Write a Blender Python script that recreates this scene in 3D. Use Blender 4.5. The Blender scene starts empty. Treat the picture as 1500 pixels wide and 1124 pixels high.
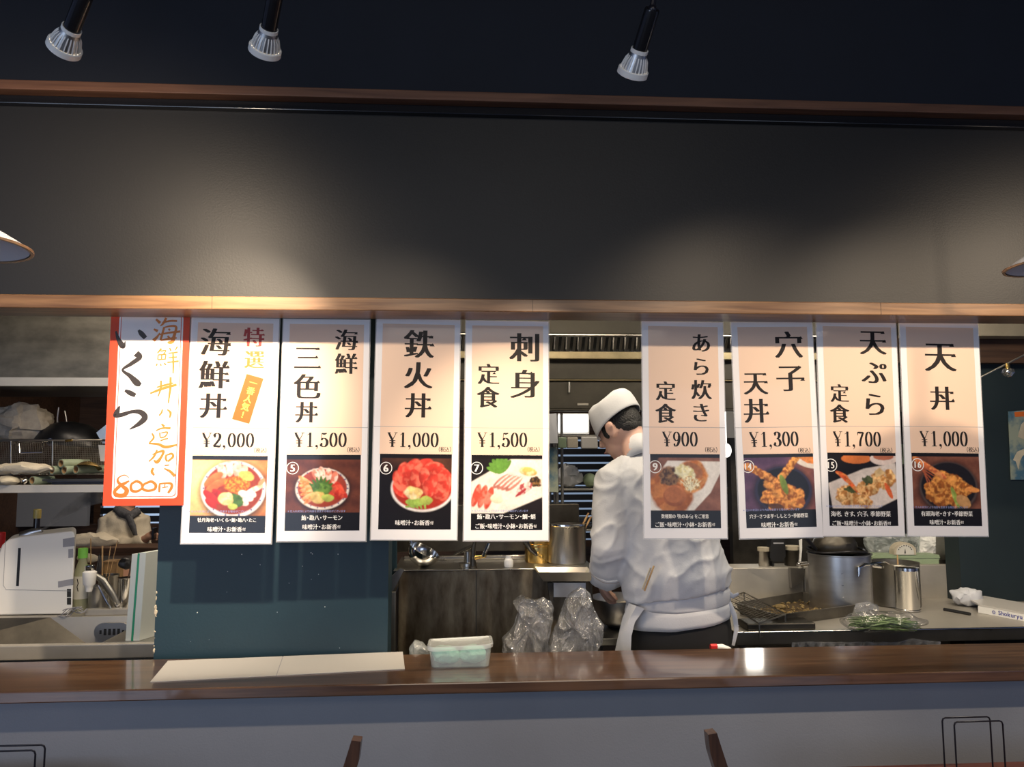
import bpy, math, random
import numpy as np
from mathutils import Vector, Matrix, noise
R = math.radians
C = bpy.context.collection
SC = bpy.context.scene
# ---------------------------------------------------------------- camera, world, lights, exposure
F = 1130.0
CAM = Vector((0, 0, 1.6))
cd = bpy.data.cameras.new('camera'); cam = bpy.data.objects.new('camera', cd); C.objects.link(cam)
cd.sensor_width = 36; cd.lens = F / 1500 * 36; cd.clip_start = .02; cd.clip_end = 60
ROT = (Matrix.Rotation(R(-3.6), 3, 'Z') @ Matrix.Rotation(R(90 + 5.5), 3, 'X') @ Matrix.Rotation(-.0033, 3, 'Z'))
cam.matrix_world = Matrix.Translation(CAM) @ ROT.to_4x4()
SC.camera = cam
SC.view_settings.view_transform = 'Standard'; SC.view_settings.look = 'None'
SC.view_settings.gamma = 1; SC.view_settings.use_curve_mapping = False
SC.view_settings.exposure = 0.0
w = bpy.data.worlds.new('world'); SC.world = w; w.use_nodes = True
w.node_tree.nodes['Background'].inputs[0].default_value = (.42, .55, 1, 1)
w.node_tree.nodes['Background'].inputs[1].default_value = .2
def ray(px, py): return ROT @ Vector(((px - 750) / F, -(py - 562) / F, -1))
def at(px, py, Y):
    d = ray(px, py); return CAM + d * ((Y - CAM.y) / d.y)
def atz(px, py, z):
    d = ray(px, py); return CAM + d * ((z - CAM.z) / d.z)
def area(name, loc, target, sx, sy, power, col):
    l = bpy.data.lights.new(name, 'AREA'); l.shape = 'RECTANGLE'; l.size = sx; l.size_y = sy; l.energy = power; l.color = col
    o = bpy.data.objects.new(name, l); C.objects.link(o); o.location = loc
    o.rotation_euler = (Vector(target) - Vector(loc)).to_track_quat('-Z', 'Y').to_euler(); return o
def spot(name, loc, target, power, size, blend, col, rad=.02):
    l = bpy.data.lights.new(name, 'SPOT'); l.energy = power; l.spot_size = R(size); l.spot_blend = blend; l.color = col; l.shadow_soft_size = rad
    o = bpy.data.objects.new(name, l); C.objects.link(o); o.location = loc
    o.rotation_euler = (Vector(target) - Vector(loc)).to_track_quat('-Z', 'Y').to_euler(); return o
WARM = (1, .80, .58)
area('window_light', (-2.6, -2.2, 1.5), (0.3, 2.6, .6), 2.6, 1.8, 54, (.62, .76, 1))
area('window_light', (2.4, -2.6, 1.5), (0.6, 2.6, .7), 2.2, 1.6, 16, (.68, .8, 1))
# dining-room spots (the visible ones and their neighbours on the same track above the frame)
def lens_at(neck, rim):
    B = at(*neck, 1.60); ax = (at(*rim, 1.632) - B).normalized(); return tuple(B + ax * .072)
LAMP_PX = [((105, 42), (94, 70)), ((394, 42), (389, 69)), ((937, 73), (928, 102))]
spot('spot_light', lens_at(*LAMP_PX[0]), (-1.45, 2.6, 1.5), 60, 165, 1, WARM)
spot('spot_light', lens_at(*LAMP_PX[1]), (-.84, 2.6, 1.74), 215, 50, 1, WARM)
spot('spot_light', lens_at(*LAMP_PX[2]), (.13, 2.62, 1.58), 125, 40, 1, WARM)
spot('spot_light', (.95, 1.60, 2.52), (.98, 2.6, 1.15), 44, 100, 1, WARM)
spot('spot_light', (1.65, 1.60, 2.52), (1.62, 2.6, 1.2), 56, 100, 1, WARM)
spot('spot_light', (2.35, 1.60, 2.52), (2.25, 2.6, 1.4), 50, 140, 1, WARM)
spot('spot_light', (-.20, 1.60, 2.52), (-.30, 2.6, 1.1), 34, 84, 1, WARM)
area('dining_fill', (.5, -.6, 3.0), (.5, 2.6, 1.6), 2.2, 1.0, 12, (1, .88, .72))  # added soft fill without a fixture, lifts the middle of the beam panel
# kitchen ceiling lights
area('kitchen_light', (-1.1, 2.85, 2.47), (-1.3, 3.5, .9), 1.2, .25, 28, (1, .86, .68))
area('kitchen_light', (.45, 2.90, 2.47), (.45, 3.6, .9), 1.0, .25, 13, (1, .84, .62))
area('kitchen_light', (1.9, 2.90, 2.47), (1.9, 3.6, .9), 1.2, .25, 22, (1, .88, .70))
area('kitchen_light', (.7, 4.4, 2.47), (.7, 4.5, 0), 1.6, .3, 12, (1, .88, .72))
area('hood_fill', (-1.45, 3.60, 1.93), (-1.45, 3.8, 1.0), .9, .12, 12, (1, .84, .62))  # added fill under the hood, no lamp seen; brightens basket and shelf
area('far_room_light', (-1.6, 5.2, 2.45), (-1.6, 6.2, .8), 1.0, .4, 30, (1, .84, .66))
# ---------------------------------------------------------------- helpers
class Geo:
    def __init__(s): s.v = []; s.f = []
    def add(s, v, f):
        n = len(s.v); s.v += [Vector(p) for p in v]; s.f += [tuple(i + n for i in q) for q in f]; return s
    def merge(s, g): return s.add(g.v, g.f)
    def box(s, a, b, bev=0.0):
        x0, x1 = sorted((a[0], b[0])); y0, y1 = sorted((a[1], b[1])); z0, z1 = sorted((a[2], b[2]))
        if bev <= 0:
            return s.add([(x0, y0, z0), (x1, y0, z0), (x1, y1, z0), (x0, y1, z0), (x0, y0, z1), (x1, y0, z1), (x1, y1, z1), (x0, y1, z1)],
                         [(0, 3, 2, 1), (4, 5, 6, 7), (0, 1, 5, 4), (1, 2, 6, 5), (2, 3, 7, 6), (3, 0, 4, 7)])
        import bmesh
        bm = bmesh.new(); bmesh.ops.create_cube(bm, size=1)
        for q in bm.verts: q.co = Vector(((x0 + x1) / 2 + q.co.x * (x1 - x0), (y0 + y1) / 2 + q.co.y * (y1 - y0), (z0 + z1) / 2 + q.co.z * (z1 - z0)))
        bev = min(bev, .45 * min(x1 - x0, y1 - y0, z1 - z0))
        bmesh.ops.bevel(bm, geom=list(bm.edges), offset=bev, segments=2 if bev < .006 else 4, affect='EDGES', profile=.5)
        bm.verts.index_update()
        s.add([q.co.copy() for q in bm.verts], [tuple(q.index for q in f.verts) for f in bm.faces]); bm.free(); return s
    def rings(s, rings, capa=True, capb=True, close=True):
        n = len(rings[0]); b = len(s.v)
        for r in rings: s.v += [Vector(p) for p in r]
        for i in range(len(rings) - 1):
            for j in range(n if close else n - 1):
                k = (j + 1) % n
                s.f.append((b + i * n + j, b + i * n + k, b + (i + 1) * n + k, b + (i + 1) * n + j))
        if capa: s.f.append(tuple(b + j for j in range(n))[::-1])
        if capb: s.f.append(tuple(b + (len(rings) - 1) * n + j for j in range(n)))
        return s
    def lathe(s, prof, n=32, c=(0, 0, 0), capa=False, capb=False):
        c = Vector(c)
        return s.rings([[c + Vector((r * math.cos(2 * math.pi * j / n), r * math.sin(2 * math.pi * j / n), z)) for j in range(n)] for r, z in prof], capa, capb)
    def tube(s, pts, rad, n=10, flat=1.0, caps=True, up=None):
        pts = [Vector(p) for p in pts]; rr = rad if isinstance(rad, (list, tuple)) else [rad] * len(pts)
        prev = None; rings = []
        for i, p in enumerate(pts):
            t = (pts[min(i + 1, len(pts) - 1)] - pts[max(i - 1, 0)]).normalized()
            if prev is None:
                a = Vector(up) if up else (Vector((0, 0, 1)) if abs(t.z) < .9 else Vector((1, 0, 0)))
                u = (a - t * a.dot(t)).normalized()
            else: u = (prev - t * prev.dot(t)).normalized()
            prev = u; w_ = t.cross(u)
            rings.append([p + (u * math.cos(2 * math.pi * j / n) + w_ * flat * math.sin(2 * math.pi * j / n)) * rr[i] for j in range(n)])
        return s.rings(rings, caps, caps)
    def ball(s, c, r, n=16, m=10, rot=None):
        r = r if isinstance(r, (list, tuple)) else (r, r, r); c = Vector(c)
        rings = []
        for i in range(m + 1):
            t = math.pi * min(max(i / m, .003), .997)
            ring = []
            for j in range(n):
                p = Vector((r[0] * math.sin(t) * math.cos(2 * math.pi * j / n), r[1] * math.sin(t) * math.sin(2 * math.pi * j / n), -r[2] * math.cos(t)))
                ring.append(c + (rot @ p if rot else p))
            rings.append(ring)
        return s.rings(rings, True, True)
    def poly(s, pts, y0, y1):      # outline in the x-z plane pushed through y
        n = len(pts)
        return s.rings([[(p[0], y0, p[1]) for p in pts], [(p[0], y1, p[1]) for p in pts]], True, True)
    def prism(s, pts, z0, z1):     # outline in the x-y plane, pushed through z
        return s.rings([[(p[0], p[1], z0) for p in pts], [(p[0], p[1], z1) for p in pts]], True, True)
    def xf(s, M):
        s.v = [M @ p for p in s.v]; return s
    def jitter(s, amp, sc, seed=0, ridged=False):
        o = Vector((seed * 7.3, seed * 3.1, seed))
        for p in s.v:
            d = noise.noise_vector(p * sc + o)
            if ridged: d = Vector([abs(q) * 2 - .5 for q in d])
            p += d * amp
        return s
    def mesh(s, name):
        me = bpy.data.meshes.new(name); me.from_pydata([tuple(p) for p in s.v], [], s.f); me.validate(); return me
def put(name, geo, mat, parent=None, smooth=False, loc=None, fixn=True):
    me = geo.mesh(name) if isinstance(geo, Geo) else geo
    if fixn and isinstance(geo, Geo):
        import bmesh
        bm = bmesh.new(); bm.from_mesh(me); bmesh.ops.recalc_face_normals(bm, faces=bm.faces); bm.to_mesh(me); bm.free()
    me.name = name
    if mat: me.materials.clear(); me.materials.append(mat)
    if smooth:
        me.shade_smooth()
        try: me.set_sharp_from_angle(angle=R(38 if smooth is True else smooth))
        except Exception: pass
    o = bpy.data.objects.new(name, me); C.objects.link(o)
    if parent: o.parent = parent
    if loc is not None: o.location = loc
    return o
def tag(o, label=None, cat=None, group=None, kind=None):
    if label: o['label'] = label
    if cat: o['category'] = cat
    if group: o['group'] = group
    if kind: o['kind'] = kind
    return o
def thing(name, loc, label, cat, group=None, rot=None):
    o = bpy.data.objects.new(name, None); C.objects.link(o); o.location = loc; o.empty_display_size = .05
    if rot is not None: o.rotation_euler = rot
    return tag(o, label, cat, group)
def single(name, geo, mat, loc, label, cat, group=None, smooth=False, rz=0):
    o = put(name, geo, mat, None, smooth, loc); o.rotation_euler.z = rz
    return tag(o, label, cat, group)
def copy_tree(o, parent=None):
    c = o.copy(); C.objects.link(c)
    if parent: c.parent = parent
    for ch in list(o.children): copy_tree(ch, c)
    return c
def struct(name, geo, mat, smooth=False, parent=None):
    o = put(name, geo, mat, parent, smooth)
    if not parent: o['kind'] = 'structure'
    return o
def remesh(geo, vox, smooth_it=3, sub=False):
    me = geo.mesh('tmp'); o = bpy.data.objects.new('tmp', me); C.objects.link(o)
    m = o.modifiers.new('r', 'REMESH'); m.mode = 'VOXEL'; m.voxel_size = vox; m.use_smooth_shade = True
    if smooth_it:
        q = o.modifiers.new('s', 'SMOOTH'); q.iterations = smooth_it; q.factor = .6
    dg = bpy.context.evaluated_depsgraph_get(); me2 = bpy.data.meshes.new_from_object(o.evaluated_get(dg))
    bpy.data.objects.remove(o); bpy.data.meshes.remove(me)
    return me2
def crs(pts, n=8):                 # Catmull-Rom through points (any dimension)
    pts = [np.array(p, float) for p in pts]; P = [2 * pts[0] - pts[1]] + pts + [2 * pts[-1] - pts[-2]]
    out = []
    for i in range(1, len(P) - 2):
        for k in range(n):
            t = k / n; a, b, c, d = P[i - 1], P[i], P[i + 1], P[i + 2]
            out.append(.5 * ((2 * b) + (c - a) * t + (2 * a - 5 * b + 4 * c - d) * t * t + (3 * b - a - 3 * c + d) * t ** 3))
    out.append(P[-2]); return out
# ---------------------------------------------------------------- materials
MATS = {}
def mat(name, col, rough=.5, metal=0.0, var=0.0, vscale=8, bump=0.0, bscale=60, col2=None, stretch=(1, 1, 1), coat=0, coatr=.1,
        emit=None, es=0, alpha=1, trans=0, sss=0, spec=.5, sheen=0, lo=.35, hi=.65, rvar=0):
    m = bpy.data.materials.new(name); m.use_nodes = True; nt = m.node_tree; b = nt.nodes['Principled BSDF']
    I = b.inputs; c4 = (*col, 1)
    I['Base Color'].default_value = c4; I['Roughness'].default_value = rough; I['Metallic'].default_value = metal
    I['Coat Weight'].default_value = coat; I['Coat Roughness'].default_value = coatr; I['Specular IOR Level'].default_value = spec
    I['Transmission Weight'].default_value = trans; I['Alpha'].default_value = alpha; I['Subsurface Weight'].default_value = sss
    if sss: I['Subsurface Radius'].default_value = (.02, .01, .006)
    if emit: I['Emission Color'].default_value = (*emit, 1); I['Emission Strength'].default_value = es
    if var or col2 or bump or rvar:
        tc = nt.nodes.new('ShaderNodeTexCoord'); mp = nt.nodes.new('ShaderNodeMapping'); mp.inputs['Scale'].default_value = stretch
        nt.links.new(tc.outputs['Object'], mp.inputs[0])
    if var or col2 or rvar:
        n = nt.nodes.new('ShaderNodeTexNoise'); n.inputs['Scale'].default_value = vscale; n.inputs['Detail'].default_value = 6; n.inputs['Roughness'].default_value = .6
        nt.links.new(mp.outputs[0], n.inputs['Vector'])
        r = nt.nodes.new('ShaderNodeValToRGB'); r.color_ramp.elements[0].position = lo; r.color_ramp.elements[1].position = hi
        c2 = col2 or tuple(q * (1 - var) for q in col)
        r.color_ramp.elements[0].color = (*c2, 1); r.color_ramp.elements[1].color = c4
        nt.links.new(n.outputs['Fac'], r.inputs[0])
        if var or col2: nt.links.new(r.outputs[0], I['Base Color'])
        if rvar:
            q = nt.nodes.new('ShaderNodeMapRange'); q.inputs[3].default_value = max(.03, rough - rvar); q.inputs[4].default_value = min(1, rough + rvar)
            nt.links.new(n.outputs['Fac'], q.inputs[0]); nt.links.new(q.outputs[0], I['Roughness'])
    if bump:
        n2 = nt.nodes.new('ShaderNodeTexNoise'); n2.inputs['Scale'].default_value = bscale; n2.inputs['Detail'].default_value = 4
        nt.links.new(mp.outputs[0], n2.inputs['Vector'])
        bp = nt.nodes.new('ShaderNodeBump'); bp.inputs['Strength'].default_value = bump; bp.inputs['Distance'].default_value = .01
        nt.links.new(n2.outputs['Fac'], bp.inputs['Height']); nt.links.new(bp.outputs[0], I['Normal'])
        if coat: nt.links.new(bp.outputs[0], I['Coat Normal'])
    MATS[name] = m; return m
def wood(name, dark, light, rough=.35, coat=0, scale=6, along='X', coatr=.12):
    m = bpy.data.materials.new(name); m.use_nodes = True; nt = m.node_tree; b = nt.nodes['Principled BSDF']
    tc = nt.nodes.new('ShaderNodeTexCoord'); mp = nt.nodes.new('ShaderNodeMapping')
    mp.inputs['Scale'].default_value = {'X': (.06, 1, 1), 'Y': (1, .06, 1), 'Z': (1, 1, .06)}[along]
    nt.links.new(tc.outputs['Object'], mp.inputs[0])
    n = nt.nodes.new('ShaderNodeTexNoise'); n.inputs['Scale'].default_value = scale * 9; n.inputs['Detail'].default_value = 8; n.inputs['Distortion'].default_value = .6
    nt.links.new(mp.outputs[0], n.inputs['Vector'])
    n3 = nt.nodes.new('ShaderNodeTexNoise'); n3.inputs['Scale'].default_value = scale * .5; n3.inputs['Detail'].default_value = 2
    mp2 = nt.nodes.new('ShaderNodeMapping'); mp2.inputs['Scale'].default_value = {'X': (.5, 1.5, 1.5), 'Y': (1.5, .5, 1.5), 'Z': (1.5, 1.5, .5)}[along]
    nt.links.new(tc.outputs['Object'], mp2.inputs[0]); nt.links.new(mp2.outputs[0], n3.inputs['Vector'])
    mx = nt.nodes.new('ShaderNodeMath'); mx.operation = 'MULTIPLY_ADD'; mx.inputs[1].default_value = .6
    s2 = nt.nodes.new('ShaderNodeMath'); s2.operation = 'MULTIPLY'; s2.inputs[1].default_value = .4
    nt.links.new(n3.outputs['Fac'], s2.inputs[0]); nt.links.new(n.outputs['Fac'], mx.inputs[0]); nt.links.new(s2.outputs[0], mx.inputs[2])
    r = nt.nodes.new('ShaderNodeValToRGB'); r.color_ramp.elements[0].position = .38; r.color_ramp.elements[1].position = .62
    r.color_ramp.elements[0].color = (*dark, 1); r.color_ramp.elements[1].color = (*light, 1)
    nt.links.new(mx.outputs[0], r.inputs[0]); nt.links.new(r.outputs[0], b.inputs['Base Color'])
    b.inputs['Roughness'].default_value = rough; b.inputs['Coat Weight'].default_value = coat; b.inputs['Coat Roughness'].default_value = coatr
    bp = nt.nodes.new('ShaderNodeBump'); bp.inputs['Strength'].default_value = .12; bp.inputs['Distance'].default_value = .003
    nt.links.new(mx.outputs[0], bp.inputs['Height']); nt.links.new(bp.outputs[0], b.inputs['Normal'])
    MATS[name] = m; return m
def film(name, gloss=.3, milky=.08, rough=.12, col=(1, 1, 1), bump=0.0, bs=40):
    m = bpy.data.materials.new(name); m.use_nodes = True; nt = m.node_tree
    for n in list(nt.nodes): nt.nodes.remove(n)
    o = nt.nodes.new('ShaderNodeOutputMaterial'); t = nt.nodes.new('ShaderNodeBsdfTransparent'); g = nt.nodes.new('ShaderNodeBsdfGlossy')
    d = nt.nodes.new('ShaderNodeBsdfDiffuse'); d.inputs[0].default_value = (*col, 1); g.inputs['Roughness'].default_value = rough
    t.inputs[0].default_value = (*[.93 * q for q in col], 1)
    lw = nt.nodes.new('ShaderNodeLayerWeight'); lw.inputs[0].default_value = gloss
    m1 = nt.nodes.new('ShaderNodeMixShader'); m1.inputs[0].default_value = milky
    m2 = nt.nodes.new('ShaderNodeMixShader')
    nt.links.new(t.outputs[0], m1.inputs[1]); nt.links.new(d.outputs[0], m1.inputs[2])
    nt.links.new(lw.outputs['Facing'], m2.inputs[0]); nt.links.new(m1.outputs[0], m2.inputs[1]); nt.links.new(g.outputs[0], m2.inputs[2])
    if bump:
        tc = nt.nodes.new('ShaderNodeTexCoord'); n2 = nt.nodes.new('ShaderNodeTexNoise'); n2.inputs['Scale'].default_value = bs; n2.inputs['Detail'].default_value = 3
        bp = nt.nodes.new('ShaderNodeBump'); bp.inputs['Strength'].default_value = bump; bp.inputs['Distance'].default_value = .02
        nt.links.new(tc.outputs['Object'], n2.inputs['Vector']); nt.links.new(n2.outputs['Fac'], bp.inputs['Height'])
        nt.links.new(bp.outputs[0], g.inputs['Normal']); nt.links.new(bp.outputs[0], lw.inputs['Normal']); nt.links.new(bp.outputs[0], d.inputs['Normal'])
    nt.links.new(m2.outputs[0], o.inputs[0]); MATS[name] = m; return m
M = MATS
mat('charcoal_wall', (.0175, .0168, .016), .5, var=.12, vscale=3, bump=.05, bscale=160, spec=.45)
mat('navy_wall', (.006, .009, .017), .8, var=.15, vscale=4)
mat('teal_wall', (.009, .032, .046), .50, var=.15, vscale=2.5, bump=.04, bscale=120)
mat('dark_teal_wall', (.008, .018, .022), .6, var=.2, vscale=2)
mat('grey_panel', (.25, .26, .285), .55, var=.08, vscale=2.5, bump=.08, bscale=200)
mat('floor', (.05, .04, .035), .5, var=.3)
mat('ceiling', (.012, .013, .017), .8, var=.1)
mat('kitchen_ceiling', (.25, .22, .17), .6, var=.2)
wood('trim_wood', (.11, .050, .020), (.27, .145, .065), .38, coat=.15)
wood('counter_wood', (.058, .028, .014), (.145, .075, .038), .28, coat=1, coatr=.085)
MATS['counter_wood'].node_tree.nodes['Principled BSDF'].inputs['Coat IOR'].default_value = 1.9
wood('chair_wood', (.05, .018, .007), (.15, .06, .025), .35, coat=.4, along='Z')
wood('table_wood', (.05, .014, .008), (.12, .038, .02), .35, coat=.3)
wood('light_wood', (.36, .20, .08), (.62, .40, .18), .5, along='Z')
wood('plank_brown', (.03, .014, .008), (.08, .04, .022), .6)
mat('steel', (.52, .50, .46), .30, 1, var=.18, vscale=6, rvar=.1, bump=.02, bscale=30)
mat('steel_satin', (.44, .41, .36), .42, .45, var=.12, vscale=8, rvar=.1)
mat('steel_satin_dark', (.16, .145, .12), .4, .5, var=.4, vscale=9, rvar=.1)
mat('hood_dark', (.045, .040, .030), .45, .4, var=.4, vscale=6, rvar=.15)
mat('gutter_steel', (.30, .25, .15), .35, .7, var=.3, vscale=9)
wood('upper_trim_wood', (.09, .038, .020), (.18, .08, .042), .6)
mat('steel_dull', (.36, .34, .30), .42, 1, var=.35, vscale=5, rvar=.15)
mat('steel_bright', (.75, .75, .74), .14, 1, rvar=.05, vscale=20)
mat('steel_dark', (.10, .09, .075), .45, .9, var=.5, vscale=6, rvar=.15)
mat('hood_steel', (.12, .11, .09), .45, .5, var=.45, vscale=7, rvar=.12, stretch=(1, 1, 2))
mat('aluminium', (.55, .55, .55), .38, 1, var=.12, vscale=14, rvar=.08, stretch=(.4, .4, 3))
mat('stained_steel', (.20, .17, .12), .45, .75, col2=(.055, .035, .018), vscale=9, lo=.3, hi=.72, stretch=(2.2, 1, .7), rvar=.15)
mat('brass', (.62, .42, .14), .25, 1, rvar=.08)
mat('black', (.010, .010, .011), .45)
mat('black_gloss', (.010, .010, .012), .18)
mat('black_metal', (.012, .011, .016), .3, .3)
mat('iron', (.035, .035, .04), .35, .7, var=.3, vscale=20)
mat('white_plastic', (.80, .79, .76), .35)
mat('white_paper', (.53, .51, .48), .35, coat=.25, coatr=.2)
mat('paper_crumple', (.46, .40, .32), .8, var=.3, vscale=20, bump=.3, bscale=25)
mat('poster_white', (.80, .79, .80), .45, coat=.6, coatr=.07, bump=.012, bscale=9)
mat('peach', (.80, .58, .43), .45, coat=.6, coatr=.07, bump=.012, bscale=9)
mat('ink', (.014, .010, .008), .5, coat=.2, coatr=.1, spec=.2)
mat('ink_white', (.8, .79, .76), .5)
mat('ink_blue', (.25, .3, .55), .5)
mat('ink_red', (.36, .02, .015), .5)
mat('ink_orange', (.50, .16, .02), .5)
mat('slip_orange', (.52, .11, .012), .5)
mat('ink_yellow', (.95, .80, .12), .5)
mat('banner_red', (.68, .065, .02), .6, var=.1, vscale=10, bump=.1, bscale=14)
mat('banner_white', (.82, .81, .82), .6, bump=.1, bscale=14)
mat('brush_black', (.03, .024, .022), .5)
mat('brush_gold', (.62, .19, .025), .5)
mat('pale_green', (.27, .35, .22), .5, var=.1)
mat('tube_green', (.23, .28, .20), .5, var=.25, vscale=12)
mat('green_board', (.02, .30, .16), .5)
mat('board_white', (.66, .70, .66), .45, var=.06, vscale=5)
mat('cloth_white', (.56, .57, .60), .85, var=.05, vscale=6, bump=.08, bscale=180)
mat('cloth_cream', (.52, .46, .36), .9, var=.12, vscale=9, bump=.2, bscale=120)
mat('cloth_grey', (.10, .10, .11), .9, var=.5, vscale=60)
mat('cloth_black', (.008, .008, .009), .85)
mat('mint_cloth', (.45, .80, .66), .9, var=.15, vscale=30, bump=.6, bscale=90)
mat('skin', (.68, .42, .33), .55, var=.08, vscale=14, sss=.15)
mat('skin_far', (.40, .22, .15), .6)
mat('hair', (.010, .009, .009), .5, var=.4, vscale=90, bump=.5, bscale=160)
mat('eye_white', (.8, .8, .78), .3)
mat('lip', (.5, .18, .15), .5)
mat('red_plastic', (.70, .03, .03), .35)
mat('gold_cap', (.55, .42, .12), .4)
mat('green_cap', (.22, .62, .10), .4)
mat('dark_bottle', (.02, .014, .012), .12)
mat('tea', (.50, .52, .34), .15, alpha=.6)
mat('tape_grey', (.30, .30, .33), .5)
mat('cardboard', (.36, .22, .10), .8, var=.15)
mat('mortar_tan', (.50, .44, .33), .8, var=.3)
mat('scraps', (.10, .06, .02), .7, col2=(.02, .014, .008), vscale=60)
mat('scrap_gold', (.25, .17, .06), .7, var=.5, vscale=50)
mat('onion_green', (.17, .27, .085), .5, var=.6, vscale=40)
mat('sky_glow', (0, 0, 0), .5, emit=(.55, .72, 1), es=.75)
mat('dim_glow', (0, 0, 0), .5, emit=(.55, .72, 1), es=.38)
mat('lamp_glow', (0, 0, 0), .5, emit=(1, .95, .85), es=9)
mat('lit_window', (0, 0, 0), .5, emit=(1, .97, .9), es=2.2)
mat('lens', (.8, .85, .9), .2, emit=(1, .85, .65), es=3)
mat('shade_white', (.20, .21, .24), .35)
mat('lit_lining', (.62, .63, .68), .4)  # inside of the same enamel, colour raised to stand in for light
mat('shade_rim', (.45, .30, .18), .35, .6)
mat('blind', (.012, .014, .022), .5)
mat('fish_blue', (.05, .12, .18), .5, col2=(.25, .28, .22), vscale=9, lo=.45, hi=.6)
mat('scale_face', (.55, .54, .48), .4)
mat('navy_print', (.02, .03, .30), .5)
film('clear_film', .30, .10, .10, (.97, .98, 1), bump=.35, bs=30)
film('thin_wrap', .18, .02, .08, bump=.4, bs=40)
film('laminate', .25, .25, .1)
film('frosted', .2, .20, .25, (.93, .98, .97))
film('frosted_lid', .25, .42, .2, (.95, .98, .96))
film('glass', .4, .03, .05)
# lamp-black base coat used for prints with their own pixel colours
def vcol_mat():
    m = bpy.data.materials.new('food_print'); m.use_nodes = True; nt = m.node_tree; b = nt.nodes['Principled BSDF']
    a = nt.nodes.new('ShaderNodeVertexColor'); a.layer_name = 'print'
    nt.links.new(a.outputs[0], b.inputs['Base Color']); b.inputs['Roughness'].default_value = .4
    b.inputs['Coat Weight'].default_value = .5; b.inputs['Coat Roughness'].default_value = .07; b.inputs['Specular IOR Level'].default_value = .2
    M['food_print'] = m
vcol_mat()
# ---------------------------------------------------------------- setting: beam, walls, counter
YP = 2.62                                   # plane the posters hang in
Yt, Yb = 2.455, 2.605                       # beam trim front and beam back
zb = at(750, 457, Yt).z                     # underside of the beam
zt = at(750, 438, Yt).z
zu0, zu1 = at(750, 150, 2.41).z - .0, at(750, 135.5, 2.41).z
zu0 = at(750, 149, 2.41).z
XL, XR = -3.2, 4.6
struct('wall_beam_panel', Geo().box((XL, 2.47, zt - .01), (XR, Yb, zu0 + .035)), M['charcoal_wall'])
struct('trim_1', Geo().box((XL, Yt, zb), (XR, Yb + .0, zt), .003), M['trim_wood'])
struct('trim_2', Geo().box((XL, 2.41, zu0), (XR, 2.50, zu1), .003), M['upper_trim_wood'])
struct('trim_3', Geo().box((XL, 2.445, zu0 - .030), (XR, 2.47, zu0 - .002), .003), M['black_gloss'])
struct('wall_upper', Geo().box((XL, 2.50, zu0), (XR, 2.60, 3.45)), M['navy_wall'])
struct('ceiling', Geo().box((XL, -3.2, 3.40), (XR, 2.60, 3.5)), M['ceiling'])
struct('floor', Geo().box((XL - 2, -3.2, -.1), (XR + 1, 9.0, 0)), M['floor'])
# joints in the trims
for px in (780, 310, 1290):
    a = at(px, 448, Yt - .0006)
    struct('trim_joint', Geo().box((a.x, Yt - .0006, zb + .001), (a.x + .0015, Yt + .001, zt - .001)), M['plank_brown'])
# counter: front panel and top
zc = .92
cf = 2.34                                   # front edge
ctop = Geo()
cb = atz(750, 956, zc).y
cf = atz(750, 998.5, zc).y
struct('wall_counter_panel', Geo().box((XL, cf + .05, 0), (XR, cf + .12, zc - .034)), M['grey_panel'])
counter = tag(put('counter_top', Geo().box((XL, cf, zc - .034), (XR, cb, zc), .004), M['counter_wood'], None),
              'long varnished brown wooden counter top between dining room and kitchen', 'counter')
# narrow shelf on the kitchen side, below the counter top
struct('kitchen_ledge', Geo().box((XL, cf + .12, .70), (XR, cb + .16, .73)), M['steel_dull'])
# teal partition
tl, tr = at(229, 820, cb + .02).x, at(568, 880, cb + .02).x
Yteal = cb + .03
struct('wall_teal_partition', Geo().box((tl, Yteal, 0), (tr, Yteal + .14, 3.0)), M['teal_wall'])
g = Geo()
random.seed(4)
for i in range(15):                         # chipped plaster along the left edge of the partition
    y = random.choice((872, 880, 895, 902, 930, 948)) + random.uniform(-7, 7); r = random.uniform(.001, .0055)
    p = at(228 - (y - 800) * .02, y, Yteal - .001); g.ball((tl + .001, Yteal, p.z), (r, .003, r * 1.6), 7, 5)
g.jitter(.003, 90)
tag(struct('chipped_edge', g, M['mortar_tan']), kind='stuff')
g = Geo()
for i in range(17):
    p = at(random.uniform(240, 560), random.uniform(800, 950), Yteal - .0005); r = random.uniform(.0006, .0016)
    g.ball(p, (r, .0006, r * random.uniform(.6, 1.6)), 6, 4)
tag(struct('paint_nicks', g, M['ink_white']), kind='stuff')
# kitchen ceiling, walls and back
struct('ceiling_kitchen', Geo().box((XL - 2, 2.60, 2.52), (XR + 1, 8.2, 2.62)), M['kitchen_ceiling'])
struct('wall_kitchen_left', Geo().box((-3.9, 2.6, 0), (-3.8, 8.2, 2.6)), M['plank_brown'])
xr = at(1392, 700, 3.9).x
struct('wall_kitchen_right', Geo().box((xr, 3.86, 0), (XR + .6, 3.98, 2.28)), M['dark_teal_wall'])
pz0, pz1 = at(1450, 533, 3.84).z, at(1450, 494, 3.84).z
struct('wall_soffit_right', Geo().box((xr - .3, 3.80, pz0), (XR + .6, 3.859, pz1)), M['plank_brown'])
struct('wall_far', Geo().box((-5, 7.9, 0), (XR + .6, 8.0, 2.6)), M['plank_brown'])

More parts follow.
